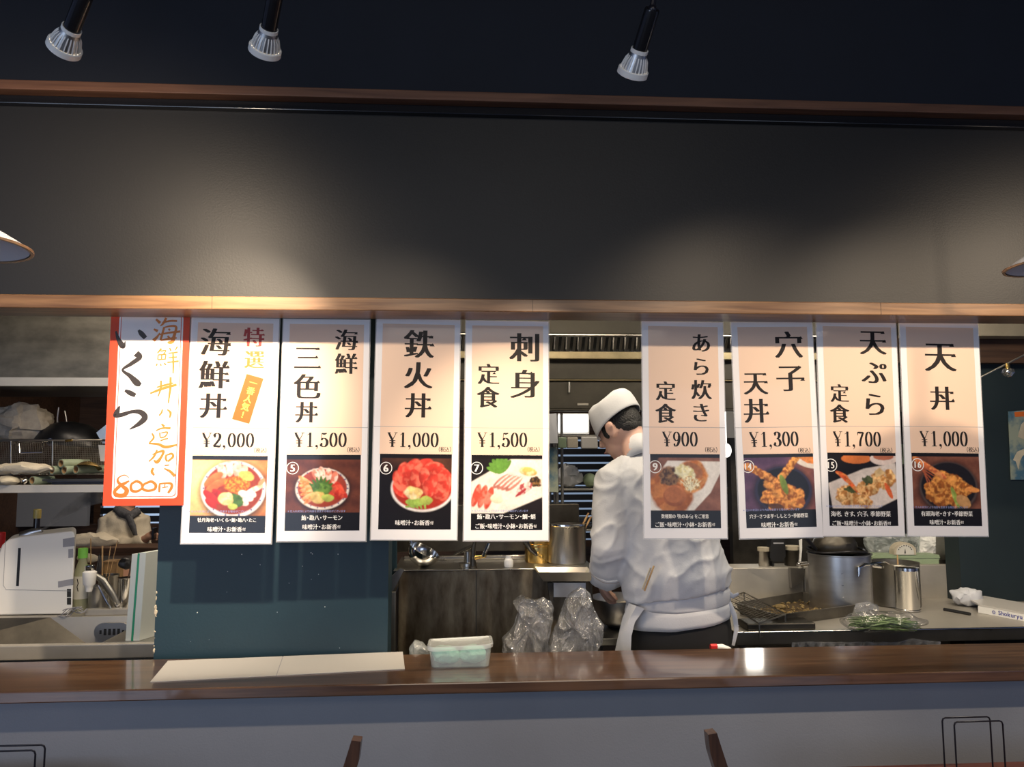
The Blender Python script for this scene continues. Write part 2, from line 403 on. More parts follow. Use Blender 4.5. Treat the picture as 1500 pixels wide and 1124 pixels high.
# ---------------------------------------------------------------- glyphs
_cache = {}
def glyph(ch, off=0.0):
    k = (ch, off)
    if k in _cache: return _cache[k]
    c = bpy.data.curves.new('t', 'FONT'); c.body = ch; c.size = 1; c.offset = off; c.resolution_u = 3
    o = bpy.data.objects.new('t', c); C.objects.link(o)
    me = bpy.data.meshes.new_from_object(o.evaluated_get(bpy.context.evaluated_depsgraph_get()))
    bpy.data.objects.remove(o)
    v = np.array([(p.co.x, p.co.y) for p in me.vertices]).reshape(-1, 2); f = [tuple(p.vertices) for p in me.polygons]
    bpy.data.meshes.remove(me); _cache[k] = (v, f); return _cache[k]
UROKO = {'天': [(.93, .93), (.98, .555)], '三': [(.93, .93), (.88, .52), (1, .04)], '丼': [(.96, .72), (1, .40)], '海': [(.97, .80), (1, .38)],
         '鮮': [(.98, .78), (.96, .52), (1, .26)], '鉄': [(.95, .74), (1, .45)], '刺': [(.52, .78)], '定': [(.97, .77), (.80, .52)], '子': [(1, .45), (.86, .95)],
         '穴': [(1, .74)], '特': [(.92, .85), (1, .62), (.99, .38)], '火': [], '身': [(.75, .86)], '色': [(.95, .66)], '炊': [(.97, .72)]}
GL = []   # glyph prints are collected in poster coordinates: (geometry in x,z)
def strip_glyph(geo, ch, cx, cz, em, sx=1, sz=1, bold=.085, n=7, off=-.010, y=0, center=True, T=None):
    if ch in '食飯': off = 0
    v, f = glyph(ch, off)
    if len(v) == 0: return
    lo, hi = v.min(0), v.max(0)
    c = (lo + hi) / 2 if center else np.array((0, 0))
    cen = c if center else c
    for i in range(n):
        dx = (i / max(1, n - 1) - .5) * bold if n > 1 else 0
        pts = [(cx + (p[0] - cen[0] + dx) * em * sx, y - i * 4e-6, cz + (p[1] - cen[1]) * em * sz) for p in v]
        geo.add(pts, f)
    for (ux, uz) in UROKO.get(ch, []):
        X = cx + (lo[0] + ux * (hi[0] - lo[0]) - cen[0] + bold / 2) * em * sx; Z = cz + (lo[1] + uz * (hi[1] - lo[1]) - cen[1] - .028) * em * sz
        geo.add([(X - .15 * em, y - 5e-5, Z), (X + .02 * em, y - 5e-5, Z), (X - .05 * em, y - 5e-5, Z + .10 * em)], [(0, 1, 2)])
def line_text(geo, s, cx, cz, em, width=None, bold=.03, n=3, y=0, small_last=False):
    adv = []
    for ch in s: adv.append(.55 if ch in '・、「」' else 1.0)
    if small_last: adv[-1] = .7
    tot = sum(adv); k = (width / tot) if width else em
    x = cx - k * tot / 2
    for i, ch in enumerate(s):
        e = em * (.62 if small_last and i == len(s) - 1 else 1)
        v, f = glyph(ch, 0.0)
        if len(v):
            adj = k / em
            for q in range(n):
                dx = (q / max(1, n - 1) - .5) * bold if n > 1 else 0
                ox = x + k * adv[i] / 2; cxg = .5 if ord(ch) > 255 else (v[:, 0].min() + v[:, 0].max()) / 2
                geo.add([(ox + (p[0] - cxg + dx) * e * min(1.15, adj), y - q * 4e-6, cz + (p[1] - .38) * e) for p in v], f)
        x += k * adv[i]
def ribbon(geo, pts, n=8, y=0, T=lambda x, z: (x, z)):
    P = crs(pts, n); L = []; Rr = []
    for i, p in enumerate(P):
        a = P[max(0, i - 1)]; b = P[min(len(P) - 1, i + 1)]; d = np.array((b[0] - a[0], b[1] - a[1])); d /= (np.linalg.norm(d) + 1e-9)
        nn = np.array((-d[1], d[0])) * max(p[2], .001) / 2
        L.append(T(p[0] + nn[0], p[1] + nn[1])); Rr.append(T(p[0] - nn[0], p[1] - nn[1]))
    for i in range(len(P) - 1):
        geo.add([(L[i][0], y - i * 2e-6, L[i][1]), (L[i + 1][0], y - i * 2e-6, L[i + 1][1]), (Rr[i + 1][0], y - i * 2e-6, Rr[i + 1][1]), (Rr[i][0], y - i * 2e-6, Rr[i][1])], [(0, 1, 2, 3)])
# high-contrast digits, drawn in a cell .6 wide and 1 high
def nib(pts, lo=.045, hi=.19, n=8):
    P = crs([(a, b, 0) for a, b in pts], n); out = []
    for i, p in enumerate(P):
        a = P[max(0, i - 1)]; b = P[min(len(P) - 1, i + 1)]; d = np.array((b[0] - a[0], b[1] - a[1])); d /= (np.linalg.norm(d) + 1e-9)
        out.append((p[0], p[1], lo + (hi - lo) * abs(d[1]) ** 1.6))
    return out
def dot(x, y, r): return [(x, y + r, .01), (x, y + r * .7, r * 1.4), (x, y, r * 2), (x, y - r * .7, r * 1.4), (x, y - r, .01)]
def ell(cx, cy, rx, ry, a0=0, a1=360, k=16): return [(cx + rx * math.cos(R(a0 + (a1 - a0) * i / k)), cy + ry * math.sin(R(a0 + (a1 - a0) * i / k))) for i in range(k + 1)]
DG = {'0': [nib(ell(.3, .5, .20, .465, 90, 450, 22), hi=.15)],
      '1': [[(.33, .02, .15), (.33, .5, .15), (.33, .99, .15)], [(.12, .82, .02), (.22, .87, .04), (.33, .96, .07)], [(.15, .02, .045), (.5, .02, .045)]],
      '2': [nib([(.11, .76), (.15, .90), (.29, .965), (.44, .88), (.48, .70), (.40, .50), (.22, .24), (.08, .06)]), [(.07, .06, .10), (.3, .07, .14), (.48, .06, .12), (.53, .26, .02)], dot(.14, .74, .07)],
      '3': [nib([(.12, .82), (.18, .93), (.29, .965), (.42, .88), (.44, .73), (.36, .58), (.25, .53)]), nib([(.25, .53), (.40, .47), (.49, .28), (.42, .09), (.27, .03), (.13, .09), (.10, .20)]), dot(.14, .79, .07), dot(.12, .22, .075)],
      '5': [[(.13, .95, .04), (.11, .70, .04), (.10, .48, .05)], [(.13, .93, .09), (.3, .91, .12), (.46, .95, .06)], nib([(.10, .48), (.22, .60), (.36, .58), (.48, .42), (.48, .22), (.38, .06), (.25, .03), (.12, .09), (.09, .2)]), dot(.12, .22, .075)],
      '7': [[(.10, .74, .03), (.11, .88, .06), (.14, .93, .10), (.3, .92, .13), (.5, .94, .07)], nib([(.51, .95), (.40, .68), (.30, .4), (.27, .15), (.28, .03)], lo=.05, hi=.15)],
      '9': [nib(ell(.29, .68, .18, .285, 0, 360, 18), hi=.14), nib([(.48, .70), (.47, .42), (.38, .16), (.24, .03), (.12, .1)]), dot(.14, .15, .065)],
      ',': [dot(.16, .07, .085), [(.22, .07, .06), (.21, -.06, .05), (.12, -.17, .015)]],
      '¥': [[(.06, .97, .13), (.18, .72, .15), (.32, .47, .14)], [(.56, .97, .04), (.45, .72, .045), (.32, .47, .05)], [(.32, .48, .15), (.32, .02, .15)], [(.12, .43, .05), (.52, .43, .05)], [(.12, .28, .05), (.52, .28, .05)],
            [(-.02, .975, .035), (.2, .975, .035)], [(.44, .975, .035), (.66, .975, .035)], [(.2, .02, .035), (.45, .02, .035)]]}
def price(geo, s, cx, cz, width, h, y=0):
    adv = [{',': .36, '¥': .70}.get(ch, .60) for ch in s]; tot = sum(adv); k = width / tot; x = cx - width / 2
    for ch, a in zip(s, adv):
        for j, st in enumerate(DG[ch]):
            ribbon(geo, [(x + p[0] * k, cz - h / 2 + p[1] * h, p[2] * (k + h) / 2) for p in st], 1 if len(st) > 8 else 6, y - j * 2e-5)
        x += a * k
# ---------------------------------------------------------------- food prints painted cell by cell (flat printed photographs)
NX, NY = 132, 126
gx, gy = np.meshgrid((np.arange(NX) + .5) / NX, (np.arange(NY) + .5) / NY)
_ns = {}
def N(sc, seed):
    k = (sc, seed)
    if k in _ns: return _ns[k]
    rs = np.random.RandomState(seed * 97 + int(sc)); out = np.zeros((NY, NX)); amp = 1; tot = 0
    for o in range(3):
        s = int(sc * 2 ** o) + 2; gr = rs.rand(s + 2, s + 2); X = gx * s; Y = gy * s; i = X.astype(int); j = Y.astype(int); a = X - i; b = Y - j
        a = a * a * (3 - 2 * a); b = b * b * (3 - 2 * b)
        out += amp * ((gr[j, i] * (1 - a) + gr[j, i + 1] * a) * (1 - b) + (gr[j + 1, i] * (1 - a) + gr[j + 1, i + 1] * a) * b); tot += amp; amp *= .55
    _ns[k] = out / tot; return _ns[k]
class Pic:
    def __init__(s, col): s.a = np.zeros((NY, NX, 3)); s.a[:] = col; s.k = 1
    def mix(s, m, col, tex=None):
        m = np.clip(m, 0, 1)[..., None]; c = np.array(col, float)
        if tex is not None: c = c * tex[..., None]
        s.a = s.a * (1 - m) + c * m
    def ell(s, cx, cy, rx, ry, col, ang=0, rough=0.0, tex=0.0, sc=10, soft=.03, col2=None, shade=0.0):
        s.k += 1; c, n = math.cos(R(ang)), math.sin(R(ang)); dx, dy = gx - cx, gy - cy
        u = (dx * c + dy * n) / rx; v = (-dx * n + dy * c) / ry; d = np.sqrt(u * u + v * v)
        if rough: d = d + rough * (N(sc, s.k) - .5) * 2
        m = np.clip((1 - d) / max(soft, .012) * .6 + .5, 0, 1); t = 1 + tex * (N(sc * 1.5, s.k + 50) - .5) * 2
        if shade: t = t * (1 - shade * np.clip(v, -1, 1))
        if col2 is not None:
            q = np.clip((N(sc * 1.6, s.k + 9) - .42) * 6, 0, 1)[..., None]; base = np.array(col) * (1 - q) + np.array(col2) * q
            mm = m[..., None]; s.a = s.a * (1 - mm) + base * t[..., None] * mm
        else: s.mix(m, col, t)
    def poly(s, pts, col, tex=0, soft=.012):
        s.k += 1; m = np.ones((NY, NX)) * 9.
        n = len(pts); ar = sum(pts[i][0] * pts[(i + 1) % n][1] - pts[(i + 1) % n][0] * pts[i][1] for i in range(n))
        for i in range(n):
            a, b = pts[i], pts[(i + 1) % n]; ex, ey = b[0] - a[0], b[1] - a[1]; L = math.hypot(ex, ey)
            d = (ex * (gy - a[1]) - ey * (gx - a[0])) / L * (1 if ar > 0 else -1); m = np.minimum(m, d)
        s.mix(np.clip(m / soft + .5, 0, 1), col, 1 + tex * (N(7, s.k) - .5) * 2)
    def wood(s, c1, c2, ang=10):
        c, n = math.cos(R(ang)), math.sin(R(ang)); q = (-gx * n + gy * c) * 26 + N(4, 77) * 4; t = (.5 + .5 * np.sin(q)) * .6 + .4 * N(20, 5)
        s.a = np.array(c1) * (1 - t[..., None]) + np.array(c2) * t[..., None]
    def band(s, top, bot, col=(.012, .009, .008)):
        s.a[gy < top] = col; s.a[gy > bot] = col
    def bowl(s, cx, cy, rx, ry, rim, inner, t=.9):
        s.ell(cx, cy + .02, rx * 1.04, ry * 1.06, (.01, .007, .006), soft=.15); s.ell(cx, cy, rx, ry, rim); s.ell(cx, cy - .01, rx * t, ry * t, inner)
RED, SAL, WHT, GRN, GIN, WAS, TEM, TED = (.42, .03, .02), (.80, .20, .07), (.78, .62, .55), (.08, .17, .03), (.78, .58, .24), (.42, .50, .12), (.78, .36, .09), (.36, .12, .02)
def lumps(p, spots, seed, c=TEM, d=TED):
    rs = random.Random(seed)
    for (x, y, r) in spots: p.ell(x, y, r * rs.uniform(.9, 1.25), r * rs.uniform(.7, 1), c, rs.uniform(-50, 50), .28, .45, 14, .1, d, .18)
def pic1():
    p = Pic((.5, .2, .06)); p.wood((.42, .15, .05), (.62, .28, .10), -20); p.ell(.02, .2, .55, .5, (.95, .72, .34), soft=.9)
    p.bowl(.56, .44, .43, .37, (.82, .78, .76), (.30, .05, .02), .9)
    for i in range(14): p.ell(.56 + .40 * math.cos(i * .45), .43 + .345 * math.sin(i * .45), .012, .012, (.12, .12, .3))
    for x, y, a in ((.40, .20, 70), (.50, .17, 85), (.60, .17, 95), (.68, .21, 110)): p.ell(x, y, .10, .055, (.85, .42, .34), a, .12, .25, 9, .1, (.88, .66, .58), .2)
    for x, y in ((.26, .33), (.32, .28), (.36, .36), (.29, .41)): p.ell(x, y, .11, .05, (.82, .18, .06), -60 + x * 90, .1, .3, 9, .1, None, .25)
    for x, y in ((.24, .52), (.31, .56), (.27, .62), (.36, .50)): p.ell(x, y, .10, .045, (.45, .03, .02), 40, .1, .3, 9, .1, None, .3)
    p.ell(.60, .37, .17, .11, (.90, .30, .04), 0, .12, .6, 26, .1, (.60, .10, .01)); p.ell(.73, .26, .11, .06, (.88, .45, .12), 20, .15, .4, 14)
    p.ell(.83, .44, .13, .035, (.90, .45, .30), -25, .1, .3, 10, .1, (.9, .7, .6)); p.ell(.93, .34, .06, .03, (.82, .30, .16), -50)
    for x, y in ((.70, .50), (.76, .55), (.70, .60), (.80, .50)): p.ell(x, y, .07, .045, (.85, .72, .68), 20, .2, .2, 9, .1, None, .25)
    p.ell(.58, .58, .11, .09, GRN, 0, .3, .5, 12); p.ell(.47, .56, .10, .085, GIN, 0, .22, .3, 9, .1, (.85, .72, .4), .25); p.ell(.56, .66, .07, .04, WAS, 0, .2, .3)
    p.band(.055, .775); return p
def pic2():
    p = Pic((.1, .03, .02)); p.wood((.10, .028, .014), (.20, .062, .030), 3); p.bowl(.49, .45, .36, .275, (.80, .74, .68), (.34, .06, .03), .92)
    for i in range(22): p.ell(.49 + .34 * math.cos(i * .29), .445 + .255 * math.sin(i * .29), .010, .010, (.10, .10, .25))
    for i in range(7): p.ell(.28 + i * .012, .36 + i * .035, .13, .032, (.82, .24, .07), 35 - i * 12, .1, .35, 12, .1, (.9, .42, .2), .3)
    for i, (x, y) in enumerate(((.40, .26), (.48, .24), (.57, .26), (.65, .30))): p.ell(x, y, .085, .045, (.82, .62, .54), 60 + i * 14, .08, .2, 9, .1, (.72, .24, .16), .2)
    for x, y, a in ((.72, .45, 60), (.74, .51, 30), (.68, .54, 10), (.66, .46, 50)): p.ell(x, y, .10, .05, (.52, .04, .02), a, .08, .35, 9, .1, (.66, .10, .05), .3)
    for a in range(-60, 61, 20): p.ell(.47 + .10 * math.sin(R(a)), .42 - .10 * math.cos(R(a)) + .05, .022, .09, GRN, a, .1, .4)
    p.ell(.48, .47, .13, .09, GRN, 0, .35, .5, 12, .1, (.16, .30, .06)); p.ell(.43, .56, .10, .08, GIN, 0, .2, .3, 9, .1, (.6, .42, .14), .2); p.ell(.57, .57, .09, .05, WAS, 0, .25, .35, 9, .1, None, .2)
    p.band(.065, .765); return p
def pic3():
    p = Pic((.012, .008, .007)); p.poly([(.62, 0), (1, 0), (1, .3)], (.09, .04, .02), .3); p.poly([(0, 0), (1, 0), (1, .13), (0, .16)], (.11, .045, .025), .5, .2)
    p.bowl(.60, .46, .44, .31, (.78, .74, .72), (.40, .04, .02), .93)
    for i in range(9):
        t = -205 + i * 29; x, y = .60 + .31 * math.cos(R(t)), .38 + .21 * math.sin(R(t)); p.ell(x, y, .15, .095, (.58, .055, .035), t + 60, .07, .3, 6, .08, (.80, .17, .11), .35)
    for x, y, a in ((.50, .32, 70), (.62, .30, 90), (.73, .36, 110), (.80, .52, 20), (.68, .46, 80)): p.ell(x, y, .12, .075, (.60, .06, .04), a, .07, .3, 7, .08, (.78, .18, .12), .3)
    p.ell(.50, .64, .13, .06, (.32, .46, .10), 0, .3, .4, 12); p.ell(.47, .52, .12, .09, GIN, 0, .28, .4, 10, .1, (.86, .70, .44), .2); p.ell(.65, .62, .10, .06, WAS, 0, .3, .35, 9, .1, None, .2)
    for i in range(5): p.ell(.40 + i * .06, .70, .04, .014, (.30, .45, .10), 20 * i, .1, .3)
    p.band(.055, .785); p.a[(gx < .02)] = (.012, .009, .008); return p
def pic4():
    p = Pic((.02, .014, .012)); p.poly([(0, .36), (.55, .055), (1, .055), (1, .62), (.45, .80), (0, .80)], (.86, .78, .70), .06); p.poly([(0, .08), (.5, .06), (.0, .33)], (.02, .014, .012))
    p.poly([(1, .56), (1, .8), (.4, .8)], (.02, .014, .012))
    for a in range(-70, 40, 18): p.ell(.42 + .11 * math.sin(R(a)), .24 - .11 * math.cos(R(a)), .035, .11, (.16, .34, .06), a, .1, .3)
    for i in range(4): p.ell(.42 + i * .06, .35 + i * .012, .045, .15, (.70, .28, .22), 52, .06, .25, 8, .08, None, .3); p.ell(.44 + i * .06, .33 + i * .012, .014, .13, (.88, .72, .66), 52)
    for i in range(3): p.ell(.07 + i * .09, .54 + i * .015, .052, .16, (.70, .10, .06), 18, .06, .25, 7, .08, (.85, .25, .18), .25)
    p.ell(.36, .585, .09, .06, (.88, .74, .55), 10, .15, .2, 9, .08, None, .2); p.ell(.80, .22, .13, .06, (.92, .48, .15), 8, .12, .3, 9, .08, (.95, .70, .4), .2); p.ell(.90, .36, .09, .07, (.06, .04, .03), 0, .3, .8, 22, .1, (.3, .16, .05))
    p.ell(.74, .45, .12, .07, (.80, .62, .56), -35, .2, .3, 12, .08, (.45, .10, .10), .2); p.ell(.70, .50, .10, .02, (.40, .05, .06), -35, .3)
    p.band(.05, .78); return p
def pic9():
    p = Pic((.02, .014, .012)); p.wood((.20, .085, .055), (.32, .15, .10), 24); p.poly([(0, 0), (1, 0), (1, .12), (.1, .1), (0, .3)], (.03, .018, .014), 0, .03)
    p.poly([(.25, .09), (1.05, .10), (1.0, .26), (.86, .52), (.62, .76), (-.05, .80), (-.05, .48)], (.82, .78, .72), .05); p.ell(.30, .50, .30, .33, (.42, .14, .035), -30, .08, .3, 6, .08, (.6, .24, .07)); p.ell(.60, .30, .22, .22, (.58, .20, .05), 0, .1, .3, 8, .08, (.72, .34, .12))
    p.ell(.28, .30, .15, .14, (.10, .05, .03), 0, .3, .7, 16, .1, (.30, .17, .08)); p.ell(.62, .22, .14, .09, (.42, .18, .08), 30, .15, .4); p.ell(.50, .25, .16, .10, (.80, .72, .38), 25, .3, .3, 18, .1, (.9, .86, .6))
    p.ell(.58, .40, .13, .10, (.55, .32, .12), 0, .4, .6, 24, .1, (.88, .80, .55))
    for i in range(7): p.ell(.50 + i * .025, .42, .006, .10, (.90, .85, .62), i * 17 - 50)
    p.ell(.345, .565, .165, .145, (.40, .13, .04), 0, .02, .25, 5, .05, (.50, .19, .07), .25); p.ell(.33, .55, .13, .11, (.46, .17, .06), 0, .02, .15)
    p.band(.045, .765); return p
def pic14():
    p = Pic((.1, .05, .1)); p.wood((.09, .045, .10), (.16, .08, .14), -8); p.poly([(.72, 0), (1, 0), (1, 1), (.92, 1)], (.30, .11, .06), .3, .3)
    p.ell(.95, .08, .26, .12, (.78, .70, .62), 14); p.ell(.97, .06, .20, .08, (.80, .30, .08), 14, .2, .4)
    p.bowl(.55, .50, .41, .33, (.04, .035, .07), (.012, .010, .014), .9)
    lumps(p, [(.34, .58, .12), (.45, .66, .13), (.62, .68, .13), (.72, .60, .13), (.62, .52, .12), (.48, .50, .12), (.38, .42, .10), (.78, .66, .08)], 3)
    for t in range(7): p.ell(.06 + t * .07, .17 + t * .038, .065, .055, (.80, .38, .11), 20, .3, .4, 14, .1, TED, .2)
    for t in range(6): p.ell(.76 - t * .045, .05 + t * .055, .075, .05, (.82, .40, .10), -40, .3, .4, 14, .1, TED, .2)
    p.ell(.44, .72, .12, .045, (.12, .05, .02), 10, .2, .4); p.ell(.56, .42, .045, .14, (.20, .28, .05), -18, .08, .4, 9, .06, None, .2)
    p.band(.045, .765); return p
def pic15():
    p = Pic((.015, .012, .012)); p.ell(.42, .08, .22, .07, (.70, .22, .06)); p.ell(.82, .08, .20, .09, (.78, .66, .60)); p.ell(.82, .05, .15, .05, (.5, .18, .1))
    p.poly([(.0, .42), (.52, .22), (.99, .14), (1.02, .62), (.62, .80), (.06, .80)], (.74, .66, .60), .08)
    lumps(p, [(.28, .58, .15), (.20, .60, .09), (.50, .66, .12), (.56, .48, .13), (.74, .36, .12), (.86, .40, .13), (.66, .46, .11), (.90, .30, .09)], 8, (.84, .55, .25), (.52, .24, .07))
    p.ell(.33, .50, .09, .05, (.10, .12, .04), 0, .5, .6, 20); p.ell(.58, .38, .07, .06, (.10, .12, .05), 0, .5, .6, 20)
    for i in range(5): p.ell(.20 + i * .045, .30 + i * .045, .10, .028, (.78, .14, .04), 25 + i * 5, .12, .4, 12, .08, (.85, .32, .1))
    p.ell(.50, .52, .13, .06, (.82, .48, .2), 25, .3, .4, 16, .1, TED); p.ell(.88, .52, .035, .12, (.78, .17, .05), -25, .1, .3); p.poly([(.66, .10), (.76, .20), (.88, .12), (.90, .26), (.70, .34)], (.86, .62, .32), .4)
    p.band(.04, .76); return p
def pic16():
    p = Pic((.2, .08, .05)); p.wood((.17, .062, .036), (.28, .115, .07), 4); p.bowl(.53, .47, .43, .35, (.10, .07, .06), (.016, .012, .012), .94)
    lumps(p, [(.30, .56, .12), (.25, .46, .09), (.42, .62, .13), (.55, .55, .13), (.66, .62, .14), (.50, .38, .14), (.62, .40, .13), (.74, .50, .11), (.36, .44, .12), (.82, .50, .07)], 12)
    for i in range(8): p.ell(.08 + i * .05, .10 + i * .03, .08, .04, (.62, .17, .06), 30, .12, .4, 12, .08, (.8, .34, .12), .2)
    for i in range(5): p.ell(.20, .22 + i * .03, .16, .008, (.45, .12, .05), 15 + i * 14)
    p.ell(.62, .61, .035, .15, (.30, .40, .08), -20, .06, .3, 9, .06, (.45, .52, .16)); p.ell(.88, .50, .10, .035, (.85, .36, .10), 8, .2, .4); p.ell(.74, .66, .12, .08, (.58, .33, .14), 30, .2, .3)
    p.band(.045, .765); return p
def food_mesh(p, x0, z0, x1, z1, y):
    q = np.pad(p.a, ((1, 1), (1, 1), (0, 0)), mode='edge'); q = (q[:-2, 1:-1] + q[2:, 1:-1] + q[1:-1, :-2] + q[1:-1, 2:] + 2 * p.a) / 6
    q = q * (1 + .22 * (N(34, 8) - .5) + .25 * (N(9, 4) - .5))[..., None]; q[(gy < .05) | (gy > .79)] = p.a[(gy < .05) | (gy > .79)]
    a = np.clip(q ** 1.12 * .92 * (1 + .10 * (N(60, 3) - .5))[..., None], 0, 1)
    xs = np.linspace(x0, x1, NX + 1); zs = np.linspace(z0, z1, NY + 1)
    X, Z = np.meshgrid(xs, zs); v = np.stack([X.ravel(), np.full(X.size, y), Z.ravel()], 1)
    i, j = np.meshgrid(np.arange(NX), np.arange(NY)); b = (j * (NX + 1) + i).ravel(); f = np.stack([b, b + NX + 1, b + NX + 2, b + 1], 1)
    me = bpy.data.meshes.new('photo_print'); me.from_pydata(v.tolist(), [], f.tolist())
    at_ = me.color_attributes.new('print', 'FLOAT_COLOR', 'CORNER')
    col = np.concatenate([a.reshape(-1, 3), np.ones((NX * NY, 1))], 1).repeat(4, 0)
    at_.data.foreach_set('color', col.ravel().astype(np.float32)); return me
# ---------------------------------------------------------------- the menu posters
def frame_from(px4, Y):
    tl_, tr_, br_, bl_ = [at(x, y, Y) for x, y in px4]
    top = (tl_ + tr_) / 2; bot = (bl_ + br_) / 2; h = (top - bot).length; wd = ((tr_ - tl_).length + (br_ - bl_).length) / 2
    ang = math.atan2(-(bot.x - top.x), top.z - bot.z); return top, h, wd, ang      # ang: turn about the depth axis
def poster(px4, pic, titles, prc, tax, num, lines, disc, label, Y, red=(), slip=False):
    top, h, wd, ang = frame_from(px4, Y)
    root = thing('menu_poster', top, label, 'poster', 'menu posters hanging from the beam', (0, 0, 0))
    Mx = Matrix.Translation(top) @ Matrix.Rotation(ang, 4, 'Y'); root.matrix_world = Mx; Mi = Mx.inverted()
    def L(px, py): q = Mi @ at(px, py, Y); return q.x, q.z
    sc = wd / ((px4[1][0] - px4[0][0] + px4[2][0] - px4[3][0]) / 2)      # metres per photo pixel
    W = wd / 2
    m = .0035
    put('laminate', Geo().poly([(-W - m, .002), (W + m, .002), (W + m, -h - m), (-W - m, -h - m)], .0016, .0020), M['laminate'], root)
    put('sheet', Geo().box((-W, 0, -h), (W, .0012, 0)), M['poster_white'], root)
    ty, by = (px4[0][1] + px4[1][1]) / 2, (px4[2][1] + px4[3][1]) / 2; mx_ = (px4[0][0] + px4[2][0]) / 2
    V = lambda v: L(mx_, ty + (by - ty) * v)[1]
    a0, a1 = -W + .075 * wd, W - .065 * wd
    put('tinted_panel', Geo().box((a0, -.0004, V(.612)), (a1, .0004, V(.022))), M['peach'], root)
    put('seam', Geo().box((-W, -.0006, V(.4885)), (W, .0004, V(.4865))), M['tape_grey'], root)
    put('photo_print', food_mesh(pic(), a0 + .002, V(.611), a1 - .002, V(.953), -.0004), M['food_print'], root, fixn=False)
    g = Geo(); gr = Geo(); go = Geo()
    for (ch, x, y, em, sx, sz) in titles:
        lx, lz = L(x, y); strip_glyph(g, ch, lx, lz, em * sc, sx, sz, y=-.0006)
    for (ch, x, y, em, rr) in red:
        lx, lz = L(x, y); strip_glyph(gr if rr else go, ch, lx, lz, em * sc, y=-.0006)
    put('title_lettering', g, M['ink'], root, fixn=False)
    if red:
        put('title_lettering', gr, M['ink_red'], root, fixn=False)['label'] = 'red title character'
        put('title_lettering', go, M['ink_orange'], root, fixn=False)['label'] = 'title character in the same red ink, painted orange as if overlit'  # one ink with the red character; the orange paints in the spot's light
    g = Geo(); lx, lz = L(prc[1], prc[2]); price(g, prc[0], lx, lz, prc[3] * sc, 21.5 * sc, -.0006)
    lx, lz = L(*tax); line_text(g, '（税込）', lx, lz, 8 * sc, 27 * sc, y=-.0006, bold=.03)
    put('price_lettering', g, M['ink'], root, fixn=False)
    g = Geo()
    for (s, x, y, wpx) in lines:
        lx, lz = L(x, y); n = sum(.55 if q in '・、「」' else 1 for q in s); line_text(g, s, lx, lz, min(8.2, max(6.6, wpx / n * 1.12)) * sc, wpx * sc, y=-.0006, bold=.05, n=4, small_last=s.endswith('付'))
    put('caption_lettering', g, M['ink_white'], root, fixn=False)
    if disc:
        g = Geo(); lx, lz = L(disc[0], disc[1]); line_text(g, '※仕入れ状況により内容を変更する場合がございます', lx, lz, 3.6 * sc, disc[2] * sc, y=-.0006, bold=.02, n=2)
        put('note_lettering', g, M['ink_blue'], root, fixn=False)
    if num:
        g = Geo(); lx, lz = L(num[1], num[2]); r = 8.6 * sc
        ribbon(g, [(lx + r * math.cos(t * math.pi / 12), lz + r * math.sin(t * math.pi / 12), r * .13) for t in range(25)], 1, -.0006)
        s = num[0]
        if len(s) == 1: strip_glyph(g, s, lx, lz, r * 1.75, bold=.08, off=0, y=-.0006)
        else:
            strip_glyph(g, s[0], lx - r * .42, lz, r * 1.5, .8, 1, bold=.08, off=0, y=-.0006); strip_glyph(g, s[1], lx + r * .30, lz, r * 1.5, .8, 1, bold=.08, off=0, y=-.0006)
        put('number_badge', g, M['ink_white'], root, fixn=False)
    if slip:
        g = Geo(); P = [L(361.5, 548), L(386, 555), L(365, 621), L(340, 614)]
        g.poly(P, -.0009, -.0002); put('orange_slip', g, M['slip_orange'], root)
        g = Geo(); ax = np.array(L(374, 553)); bx = np.array(L(353, 616)); d = bx - ax; an = math.atan2(d[0], -d[1])
        for i, ch in enumerate('一番人気！'):
            c = ax + d * (.13 + i * .185); q = Geo(); strip_glyph(q, ch, 0, 0, 12.5 * sc, bold=.05, off=0, y=0)
            q.xf(Matrix.Translation((c[0], -.0012, c[1])) @ Matrix.Rotation(-an if False else -an, 4, 'Y')); g.merge(q)
        put('slip_lettering', g, M['ink_yellow'], root, fixn=False)
    return root
def T1(s): return [(ch, x, y, em, 1, 1) for ch, x, y, em in s]
MS = '味噌汁・お新香付'; GH = 'ご飯・味噌汁・小鉢・お新香付'
poster([(281, 466), (409, 466), (397, 796), (265, 797)], pic1, T1([('海', 316, 501, 46), ('鮮', 314, 549, 46), ('丼', 312.5, 594.5, 41)]), ('¥2,000', 334.5, 645, 77), (381.5, 660), None,
       [('牡丹海老・いくら・鮪・勘八・たこ', 332.8, 762, 86), (MS, 332, 775.5, 56)], (322, 749.5, 90), 'white menu poster with an orange slip, priced 2,000 yen', YP, [('特', 372, 494, 32, 1), ('選', 372.7, 527, 30, 0)], True)
poster([(415, 467), (542, 469), (535, 793), (406, 793)], pic2, T1([('海', 507.5, 498, 35), ('鮮', 507, 533, 34), ('色', 450, 566, 41), ('丼', 449, 604, 34)]) + [('三', 450.7, 524.5, 42, 1, 1)], ('¥1,500', 470, 644.5, 77), (517.7, 659), ('5', 428.7, 686),
       [('鮪・勘八・サーモン', 471.7, 758.6, 60), (MS, 471, 772, 56)], (464, 749, 84), 'peach menu poster numbered 5, with a three-colour sashimi bowl', YP)
poster([(552, 467), (674, 469), (669, 792), (543, 790)], pic3, T1([('鉄', 613.7, 504, 46), ('火', 613, 550, 44), ('丼', 612.4, 594, 40)]), ('¥1,000', 605.6, 644.5, 75), (651.6, 658.5), ('6', 565.4, 686),
       [(MS, 607, 766, 56)], None, 'peach menu poster numbered 6, with a bowl of sliced red tuna', YP)
